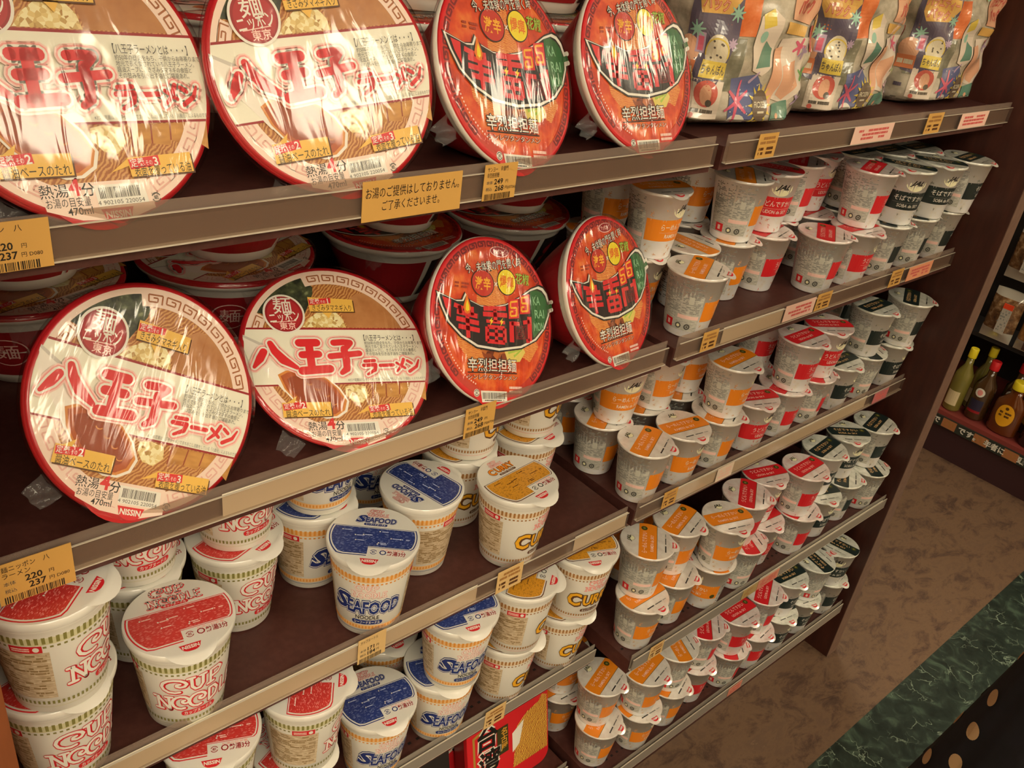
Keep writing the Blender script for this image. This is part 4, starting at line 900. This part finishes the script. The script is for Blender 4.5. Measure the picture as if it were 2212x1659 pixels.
# shelf, kind, stack, level, x, y, z, turn
CUPS = [
('R2','O','a',2,-0.7007,0.1574,0.981,-13),
('R2','O','a',1,-0.7020,0.1687,0.897,-8),
('R2','O','b',2,-0.7020,0.2356,0.981,0),
('R2','O','b',1,-0.7017,0.2469,0.897,-26),
('R2','O','c',2,-0.5435,0.2280,0.981,0),
('R2','O','c',1,-0.5466,0.2298,0.897,-14),
('R2','O','s4',1,-0.6744,0.0955,0.897,29),
('R2','O','s5',1,-0.6191,0.1540,0.897,94),
('R2','O','d',2,-0.5448,0.1498,0.981,39),
('R2','O','d',1,-0.5409,0.1519,0.897,28),
('R2','U','e',2,-0.4662,0.1568,0.981,-54),
('R2','U','e',1,-0.4628,0.1472,0.897,14),
('R2','U','f',2,-0.3892,0.1706,0.981,30),
('R2','U','f',1,-0.3947,0.1857,0.897,-2),
('R2','U','g',2,-0.3131,0.1887,0.981,-18),
('R2','U','g',1,-0.3175,0.1734,0.897,8),
('R2','U','s10',1,-0.3827,0.1014,0.897,31),
('R2','U','h',2,-0.2971,0.1057,0.981,19),
('R2','U','h',1,-0.3048,0.0955,0.897,-3),
('R2','B','i',2,-0.2191,0.0908,0.981,-58),
('R2','B','i',1,-0.2212,0.0955,0.897,32),
('R2','B','j',2,-0.1309,0.0847,0.981,-45),
('R2','B','j',1,-0.1357,0.0955,0.897,44),
('R2','B','k',2,-0.0466,0.0796,0.981,6),
('R2','B','k',1,-0.0445,0.0955,0.897,22),
('R2','B','l1',2,-0.2377,0.1682,0.981,0),
('R2','B','l1',1,-0.2393,0.1720,0.897,22),
('R2','B','l2',2,-0.1603,0.1572,0.981,0),
('R2','B','l2',1,-0.1612,0.1694,0.897,10),
('R2','B','l3',2,-0.0804,0.1502,0.981,0),
('R2','B','l3',1,-0.0832,0.1635,0.897,5),
('R3','O','a',1,-0.6887,0.2506,0.652,0),
('R3','O','a',2,-0.6899,0.2460,0.736,22),
('R3','O','b',1,-0.7020,0.1735,0.652,30),
('R3','O','b',2,-0.6905,0.1653,0.736,-38),
('R3','O','c',1,-0.6238,0.1735,0.652,30),
('R3','O','c',2,-0.6124,0.1629,0.736,0),
('R3','O','d',1,-0.5456,0.1735,0.652,35),
('R3','O','d',2,-0.5335,0.1735,0.736,0),
('R3','O','e',2,-0.5367,0.0953,0.736,4),
('R3','O','e',1,-0.5403,0.0955,0.652,24),
('R3','O','f',1,-0.6967,0.0955,0.652,26),
('R3','O','g',1,-0.6185,0.0955,0.652,-9),
('R3','U','h',1,-0.4535,0.0955,0.652,-19),
('R3','U','i',2,-0.3730,0.0897,0.736,0),
('R3','U','i',1,-0.3753,0.0955,0.652,16),
('R3','U','j',2,-0.2943,0.0953,0.736,-28),
('R3','U','j',1,-0.2970,0.0955,0.652,45),
('R3','U','k',2,-0.3671,0.1677,0.736,0),
('R3','U','k',1,-0.3664,0.1732,0.652,23),
('R3','B','l',1,-0.2125,0.0955,0.652,-3),
('R3','B','m',2,-0.1483,0.0980,0.736,-0),
('R3','B','m',1,-0.1343,0.0955,0.652,63),
('R3','B','n',2,-0.0465,0.0861,0.736,25),
('R3','B','n',1,-0.0425,0.0955,0.652,-12),
('R3','B','o',2,-0.0947,0.1804,0.736,0),
('R3','B','o',1,-0.0939,0.1821,0.652,-6),
('R4','O','a',2,-0.6871,0.0605,0.501,41),
('R4','O','a',1,-0.6902,0.0449,0.417,1),
('R4','O','b',2,-0.6093,0.0684,0.501,17),
('R4','O','b',1,-0.6125,0.0543,0.417,24),
('R4','O','c',2,-0.5396,0.0328,0.501,-16),
('R4','O','c',1,-0.5354,0.0415,0.417,-116),
('R4','U','d',2,-0.4641,0.0531,0.501,33),
('R4','U','d',1,-0.4559,0.0415,0.417,63),
('R4','U','e',2,-0.3886,0.0735,0.501,-15),
('R4','U','e',1,-0.3797,0.0602,0.417,-5),
('R4','U','f',2,-0.3128,0.0457,0.501,2),
('R4','U','f',1,-0.3012,0.0415,0.417,14),
('R4','B','g',2,-0.2292,0.0625,0.501,6),
('R4','B','g',1,-0.2233,0.0476,0.417,-19),
('R4','B','h',2,-0.1432,0.0679,0.501,-35),
('R4','B','h',1,-0.1433,0.0519,0.417,30),
('R4','B','i',2,-0.0642,0.0594,0.501,11),
('R4','B','i',1,-0.0651,0.0435,0.417,57),
('R4','O','j1',1,-0.5983,0.1528,0.417,-35),
('R4','O','j1',2,-0.5969,0.1532,0.501,26),
('R4','O','j2',1,-0.6765,0.1544,0.417,-40),
('R4','O','j2',2,-0.6751,0.1522,0.501,-22),
('R5','O','a',2,-0.6974,0.0722,0.228,19),
('R5','O','a',1,-0.6955,0.0598,0.144,23),
('R5','O','b',2,-0.6239,0.0457,0.228,13),
('R5','O','b',1,-0.6189,0.0438,0.144,-3),
('R5','O','c',2,-0.5458,0.0512,0.228,67),
('R5','O','c',1,-0.5408,0.0474,0.144,20),
('R5','U','d',2,-0.4677,0.0551,0.228,42),
('R5','U','d',1,-0.4629,0.0543,0.144,4),
('R5','U','e',2,-0.3908,0.0413,0.228,-2),
('R5','U','e',1,-0.3858,0.0415,0.144,49),
('R5','U','f',2,-0.3080,0.0458,0.228,28),
('R5','U','f',1,-0.3076,0.0415,0.144,6),
('R5','B','g',2,-0.2295,0.0464,0.228,-7),
('R5','B','g',1,-0.2294,0.0415,0.144,-10),
('R5','B','h',2,-0.1464,0.0410,0.228,78),
('R5','B','h',1,-0.1499,0.0415,0.144,-14),
('R5','B','i',2,-0.0631,0.0391,0.228,-78),
('R5','B','i',1,-0.0517,0.0415,0.144,3),
('R5','O','j',2,-0.7011,0.1503,0.228,0),
('R5','O','j',1,-0.7016,0.1453,0.144,-4),
('L3','R','a',2,-1.4260,0.0816,0.759,47),
('L3','R','a',1,-1.4281,0.0975,0.652,17),
('L3','R','b',1,-1.3283,0.1936,0.652,15),
('L3','R','b',2,-1.3284,0.1814,0.759,0),
('L3','R','c',1,-1.2333,0.1785,0.652,21),
('L3','R','c',2,-1.2322,0.1781,0.759,5),
('L3','R','d',1,-1.3234,0.0975,0.652,-9),
('L3','S','e',1,-1.1383,0.1939,0.652,24),
('L3','S','e',2,-1.1362,0.1842,0.759,11),
('L3','S','f',1,-1.1204,0.0993,0.652,-40),
('L3','S','g',1,-1.0262,0.1460,0.652,103),
('L3','S','h',1,-1.0113,0.2789,0.652,0),
('L3','C','i',1,-0.9251,0.0975,0.652,6),
('L3','C','j',1,-0.9381,0.1928,0.652,7),
('L3','C','j',2,-0.9367,0.1820,0.759,29),
('L3','C','k',1,-0.8396,0.1811,0.652,11),
('L3','C','k',2,-0.8389,0.1797,0.759,22),
('L4','R','a',2,-1.3086,0.0815,0.509,-22),
('L4','R','a',1,-1.3080,0.0975,0.402,4),
('L4','R','b',2,-1.2066,0.0839,0.509,56),
('L4','R','b',1,-1.2097,0.0996,0.402,24),
('L4','R','c',2,-1.1350,0.1850,0.509,20),
('L4','R','c',1,-1.1356,0.1880,0.402,20),
('L4','S','d',1,-1.1031,0.0975,0.402,-9),
('L4','S','e',2,-1.0051,0.0816,0.509,-13),
('L4','S','e',1,-1.0068,0.0975,0.402,-16),
('L4','S','f',1,-1.0363,0.1891,0.402,0),
('L4','C','g',2,-0.9055,0.0821,0.509,38),
('L4','C','g',1,-0.9012,0.0975,0.402,22),
('L4','C','h',2,-0.7989,0.0816,0.509,-22),
('L4','C','h',1,-0.8010,0.0975,0.402,5),
]
PROTO = {t: (make_jal(t, KIND[t][0]) if t in 'OUB' else make_noodle(t, KIND[t][0])) for t in 'OUBRSC'}
ORD = ['first', 'second', 'third', 'fourth', 'fifth', 'sixth', 'seventh', 'eighth']
stacks = {}
for c in CUPS: stacks.setdefault((c[0], c[2]), []).append(c)
def row_of(c):
    base = [q for q in stacks[(c[0], c[2])] if q[3] == 1][0]; lim = (.130, .30) if c[0] not in ('R4', 'R5') else (.10, .30)
    return 'front' if base[5] < lim[0] else 'rear'
used = set()
for sh, t, sid, lv, x, y, z, rot in CUPS:
    c = (sh, t, sid, lv, x, y, z, rot)
    mates = sorted({k[1] for k, v in stacks.items() if k[0] == sh and v[0][1] == t and row_of(v[0]) == row_of(c)}, key=lambda s: [q for q in stacks[(sh, s)]][0][4])
    i = mates.index(sid); pair = len(stacks[(sh, sid)]) == 2
    nth = 'only' if len(mates) == 1 else ORD[i]
    noun = ('upper ' if lv == 2 else 'lower ') if pair else 'single '
    lab = '%s%s, %s %s stack from left, %s row, %s' % (noun, KIND[t][1], nth, COLOR[t], row_of(c), SHN[sh]) if pair else '%s%s, %s %s from left, %s row, %s' % (noun, KIND[t][1], nth, COLOR[t], row_of(c), SHN[sh])
    if nth == 'only': lab = lab.replace(' stack from left', ' stack there').replace(' from left', ' there')
    o = PROTO[t] if t not in used else dup(PROTO[t]); used.add(t)
    o.location = (x, y, z + .0003 + (.0006 if lv == 2 else 0)); o.rotation_euler = (0, 0, math.radians(rot))
    tag(o, lab, 'noodle cup', '%ss on the %s' % (KIND[t][1], SHN[sh]))

# ---------------------------------------------------------------- ramen bowls
BP = {'H': make_bowl('H', 'ramen_bowl'), 'K': make_bowl('K', 'spicy_noodle_bowl')}; bused = set()
def bowl(k, M, label, group, zs=1.0):
    o = BP[k] if k not in bused else dup(BP[k]); bused.add(k)
    o.matrix_world = M; 
    if zs != 1: o.scale = (1, 1, zs)
    return tag(o, label, 'noodle bowl', group)
def leaning(k, c, yaw, tilt, phi, label, zs=1.0):
    ya, ti, ph = (math.radians(q) for q in (yaw, tilt, phi)); H = (.090 if k == 'H' else .085) * zs
    n = Vector((-math.sin(ya) * math.cos(ti), -math.cos(ya) * math.cos(ti), math.sin(ti))); u = Vector((math.cos(ya), -math.sin(ya), 0)); v = n.cross(u)
    U = math.cos(ph) * u + math.sin(ph) * v; V = -math.sin(ph) * u + math.cos(ph) * v
    o = Vector(c) - n * H
    M = Matrix(((U.x, V.x, n.x, o.x), (U.y, V.y, n.y, o.y), (U.z, V.z, n.z, o.z), (0, 0, 0, 1)))
    return bowl(k, M, label, 'bowls leaning at the front of the two upper left shelves', zs)
leaning('H', (-1.357, .104, 1.2225), -10, 26, -4.5, 'cream soy ramen bowl leaning at the near end of the top left shelf')
leaning('H', (-1.183, .104, 1.2215), 3, 26.5, 5.5, 'cream soy ramen bowl on the top shelf, beside the red spicy bowls')
leaning('K', (-1.009, .102, 1.216), -11, 27.5, -10.5, 'red spicy noodle bowl on the top shelf, next to the cream bowl')
leaning('K', (-.842, .104, 1.217), -5, 26.3, -2.5, 'red spicy noodle bowl on the top shelf, next to the noodle packet bags')
leaning('H', (-1.330, .106, .981), -11, 27, -33.5, 'cream soy ramen bowl turned clockwise on the second left shelf')
leaning('H', (-1.148, .132, .9625), 4, 51, -11.3, 'cream soy ramen bowl tipped far back on the second left shelf', .72)
leaning('K', (-.988, .103, .975), -8, 29, -18.5, 'red spicy bowl with strong glare on the second left shelf')
leaning('K', (-.820, .102, .975), -13.5, 27.5, -7, 'red spicy bowl at the right end of the second left shelf')
def upright(k, x, y, z, rot, label):
    bowl(k, Matrix.Translation((x, y, z + .0004)) @ Matrix.Rotation(math.radians(rot), 4, 'Z'), label, 'bowls stacked upright at the rear of the left shelves')
for z, sn in ((.899, 'second left shelf'), (1.140, 'top left shelf')):
    for k, x, y, rot, w in (('H', -1.352, .352, 20, 'cream-lidded soy ramen bowl, {} of the rear stack at near end, {}'), ('H', -1.160, .338, 25, 'cream-lidded soy ramen bowl, {} of the rear stack in middle, {}'), ('K', -.950, .345, 10, 'red spicy bowl, {} of the left rear spicy stack, {}'), ('K', -.770 if z < 1 else -.775, .345, 8, 'red spicy bowl, {} of the right rear spicy stack, {}')):
        hh = .0926 if k == 'H' else .0892
        upright(k, x, y - (.01 if z > 1 else 0), z, rot, w.format('lower', sn)); upright(k, x + .004, y - (.012 if z > 1 else .002), z + hh, rot + 12, w.format('upper', sn))

# ---------------------------------------------------------------- bags, trays
for nm, x, y, rot, a, bq, h, seed, pk, lab in (('noodle_packet_bag', -.632, .156, -8, .090, .060, .232, 4, BAGORG, 'clear bag of noodle packets beside the red bowl on the top shelf'),
        ('noodle_packet_bag', -.402, .168, 2, .100, .064, .228, 9, BAGORG, 'middle clear bag of noodle packets on the top right shelf'), ('noodle_packet_bag', -.128, .166, 0, .102, .060, .222, 15, BAGORG, 'clear bag of noodle packets next to the end panel, top shelf')):
    o = make_bag(nm, a, bq, h, seed, pk); o.location = (x, y, 1.1403); o.rotation_euler = (0, 0, math.radians(rot)); tag(o, lab, 'noodle bag', 'bags of noodle packets on the top right shelf')
def tray(kind, x, y, z, tilt, rot, lab):
    o = make_tray(kind, 'noodle_tray'); o.matrix_world = Matrix.Translation((x, y, z)) @ Matrix.Rotation(math.radians(rot), 4, 'Z') @ Matrix.Rotation(math.radians(90 - tilt), 4, 'X') @ Matrix.Translation((0, .085, -.055))
    tag(o, lab, 'noodle tray', 'square noodle trays on the lowest left shelf')
tray('red', -.838, .094, .1445, 13, 0, 'red square noodle tray in front on the lowest left shelf')
tray('red', -.866, .158, .1445, 12, 4, 'red square noodle tray standing behind the front red tray')
tray('red', -.815, .222, .1445, 10, 0, 'red square noodle tray at the back of the three red trays')
tray('black', -1.016, .120, .1445, 14, -3, 'black square noodle tray left of the red trays on the lowest shelf')

# ---------------------------------------------------------------- far shelf with snacks and bottles
FX = 1.031
far = thing('snack_shelf', 'far wooden shelf of dried snacks and bottles across the aisle', 'shelf')
FD = .42; DARKIN = mat('dark shelf inside', '#171010', .7); MAUVE = mat('dark plum kick board', '#3c2226', .5); REDSHELF = mat('dusty red shelf edge', '#8a3d38', .45)
b = MB(); b.box(FX + .01, -.8, 0, FX + .03, .9, .100, MAUVE); b.build('kick_plate', far)
b = MB(); b.box(FX + .004, -.8, .100, FX + FD, .9, .143, REDSHELF); b.build('shelf', far)
b = MB(); b.box(FX + .06, -.8, .374, FX + FD, .9, .386, DARKIN); b.build('shelf', far)
b = MB(); b.box(FX + FD, -.8, 0, FX + FD + .02, .9, 1.5, DARKIN); b.build('back_panel', far)
b = MB(); b.box(FX, .9, 0, FX + FD + .02, .93, 1.5, WOOD); b.build('end_panel', far)
b = MB(); b.box(FX + .20, -.8, .386, FX + .215, .9, 1.5, DARKIN); b.build('hanging_board', far)
b = MB(); b.box(FX - .002, -.8, .098, FX + .004, .9, .130, mat('dark green sign strip', '#2c322c', .5))
A = Art()
for s, y, w in (('で', .300, .02), ('です。', .206, .055), ('年者に', .126, .060), ('頭を', .036, .045), ('未成', -.06, .05)): A.text(s, -y, .114, .022, W_, 2, bold=.03, w=w)
for y in (.262, .166, .078, -.012, -.1): A.rect(-y - .021, .100, -y + .021, .128, mat('rust tan card', '#b07348', .6), 1); A.block(-y - .015, .104, -y + .015, .124, 3, TAN, 2, 4, .6)
b.art(A, lambda x, y, o: Vector((FX - .002 - o, -x, y))); b.build('sign_strip', far)
PACK = noise_mat('brown dried snack in clear film', [(.3, '#4a3222'), (.5, '#7a5636'), (.7, '#b0926c')], (1, 1, 1), 60, 4, .25, .7); PACK2 = noise_mat('amber dried snack in clear film', [(.3, '#8c5722'), (.6, '#c08a4a'), (.8, '#d8c4a0')], (1, 1, 1), 50, 4, .25, .7)
SILV = mat('silver film', '#c9c4b8', .2, .5, .3); STK = mat('orange red sticker', '#ee4a22', .5); LBW = mat('grey white label', '#bdb6aa', .6)
def pack(y, z, w, h, label, two, amber=False):
    t = thing('snack_packet', label, 'snack packet', (FX + .055, y, z), 'snack packets on the far shelf'); b = MB(); G = []; n, m = 13, 15
    for j in range(m):
        v = j / (m - 1); row = []
        for i in range(n):
            u = i / (n - 1); d = .028 * (math.sin(PI * u) ** .6) * (math.sin(PI * min(1, max(0, (v - .06) / .88))) ** .6 if .06 < v < .94 else 0)
            row.append(b.bm.verts.new((-d - .004 * math.sin(9 * u + 7 * v) * (d / .028), (u - .5) * -w, v * h)))
        G.append(row)
    for j in range(m - 1):
        for i in range(n - 1): b.face([G[j][i], G[j][i + 1], G[j + 1][i + 1], G[j + 1][i]], (SILV if j < 3 or j > m - 4 else (PACK2 if amber else PACK)), True)
    B0 = [[b.bm.verts.new((.010 * math.sin(PI * i / (n - 1)), (i / (n - 1) - .5) * -w, v * h)) for i in range(n)] for v in (0, 1)]
    for i in range(n - 1): b.face([B0[0][i + 1], B0[0][i], B0[1][i], B0[1][i + 1]], SILV, True)
    b.build('packet_body', t)
    if two:
        b = MB(); b.box(-.034, -w * .30, h * .22, -.0325, w * .0, h * .70, LBW); A = Art(); A.block(-w * .02, h * .26, w * .28, h * .68, 8, GREY, 1, 3, .4); b.art(A, lambda x, y, o: Vector((-.034 - o, -x, y))); lb = b.build('label', t)
        b = MB(); b.box(-.0345, -w * .30, h * .70, -.0325, w * .0, h * .80, STK); b.build('sticker', t)
    else:
        b = MB(); b.box(-.033, -w * .30, h * .10, -.0315, w * .15, h * .26, mat('dark brown label', '#4a3028', .5)); b.build('label', t)
for j, z in enumerate((.388, .568, .748)):
    for i in range(4):
        y = .262 - i * .098
        lab = '%s snack packet, %s from the panel, %s row of the far shelf' % ('amber' if i == 1 and j == 0 else 'brown', ORD[i], ('lowest', 'middle', 'top')[j])
        pack(y, z, .086, .150, lab, not (i == 1 and j == 0), i == 1 and j == 0)
def bottle(kind, x, y, label):
    t = thing('bottle', label, 'bottle', (x, y, .1435), 'bottles on the far shelf'); b = MB()
    col, cap, h, r = {'gin': (mat('pale olive glass', '#7d7434', .08, .8), YEL2, .20, .026), 'amber': (mat('amber whisky glass', '#6a3410', .08, .8), MATS['acid yellow ink'], .165, .042), 'dark': (mat('dark brown glass', '#1c1210', .08, .8), BLK, .19, .033), 'brown': (mat('brown glass', '#4a3018', .08, .8), RED, .185, .030)}[kind]
    flat_ = .55 if kind == 'amber' else 1.0
    prof = [(r * .9, 0), (r, .006), (r, h * .52), (r * .93, h * .60), (r * .42, h * .74), (r * .36, h * .90)]
    b.lathe([(p, z) for p, z in prof], col, 32, cap0=True, cap1=True, fn=lambda p, a: Vector((p.x * flat_, p.y, p.z))); b.build('glass', t)
    b = MB(); b.lathe([(r * .44, h * .86), (r * .45, h * .87), (r * .45, h), (r * .40, h * 1.01)], cap, 24, cap0=True, cap1=True, fn=lambda p, a: Vector((p.x, p.y, p.z))); b.build('cap', t)
    b = MB(); A = Art()
    if kind == 'amber': A.ell(0, .062, .026, .034, mat('golden label', '#f0ae1e', .5), 1, 30); A.block(-.017, .055, .017, .075, 2, BRN, 2, 4, .8); A.ell(0, .084, .005, .005, BRN, 2, 10)
    elif kind == 'gin': A.rect(-.018, .020, .018, .066, mat('cream bottle label', '#d9c79c', .6), 1)
    elif kind == 'brown': A.ell(0, .090, .014, .014, W_, 1, 14); A.ell(0, .090, .008, .009, PINK, 2, 12); A.rect(-.020, .030, .020, .066, mat('dark blue label', '#2b2740', .5), 1); A.rect(-.020, .024, .020, .032, DRED, 2)
    else: A.rect(-.022, .040, .022, .095, mat('pinkish white label', '#d8c3bd', .5), 1); A.block(-.016, .05, .016, .085, 4, GREY, 2, 3, .5)
    b.art(A, lambda x, y, o: Vector((-(r * math.cos(x / r)) * flat_ - o - .0004, -r * math.sin(x / r) * 1.0, y)), .006); b.build('label', t)
for k, x, y, lab in (('gin', FX + .045, .292, 'pale bottle with cream label against the panel edge'), ('brown', FX + .060, .228, 'brown bottle with round white seal and dark label'), ('amber', FX + .045, .142, 'amber flask with oval golden label on the far shelf'), ('dark', FX + .050, .058, 'dark bottle with pinkish white label right of the amber flask'),
        ('gin', FX + .115, .262, 'pale bottle behind the first two bottles on the far shelf'), ('brown', FX + .130, .170, 'brown bottle behind the amber flask, left side'), ('amber', FX + .120, .098, 'amber flask with yellow cap in the second row'), ('dark', FX + .130, .020, 'dark bottle in the second row of the far shelf')): bottle(k, x, y, lab)

# ---------------------------------------------------------------- dress of a person at the edge of the view
NAVYCLOTH = noise_mat('dark navy cloth', [(.4, '#0b0a12'), (.7, '#14121c')], (1, 1, 1), 40, 4, .85); DOT = mat('beige dot print', '#c4a176', .8); FOLDLINE = mat('grey seam', '#4a4a4c', .8)
dr = thing('polka_dot_dress', 'dark navy dress with beige polka dots worn by a person beside the green marble', 'dress', (-.42, -.441, 0))
def rad(z): return .196 - .19 * z if z < .62 else .078 + .09 * math.sin(min(1, (z - .62) / .6) * PI / 2)
def dsurf(a, z, o=0):
    r = rad(z) + .004 * math.sin(7 * a) * max(0, 1 - z / .9) + .002 * math.sin(17 * a + 3 * z) * max(0, 1 - z / .9) + o
    return Vector((r * math.cos(a), r * math.sin(a), z))
b = MB(); G = [[b.bm.verts.new(dsurf(2 * PI * i / 96, z)) for i in range(96)] for z in [.003 + 1.25 * j / 40 for j in range(41)]]
for j in range(40):
    for i in range(96): b.face([G[j][i], G[j][(i + 1) % 96], G[j + 1][(i + 1) % 96], G[j + 1][i]], NAVYCLOTH, True)
b.face(G[-1], NAVYCLOTH)
A = Art(); rows = 0
for j in range(24):
    z = .03 + j * .0500; n = max(6, int(2 * PI * rad(z) / .088))
    for i in range(n):
        cx = (i + (.5 if j % 2 else 0)) / n * 2 * PI; A.ell(cx, z, .0112 / rad(z), .0120, DOT, 4, 18)
b.art(A, lambda x, y, o: dsurf(x, y, o + .0006), .12)
b.build('skirt', dr)
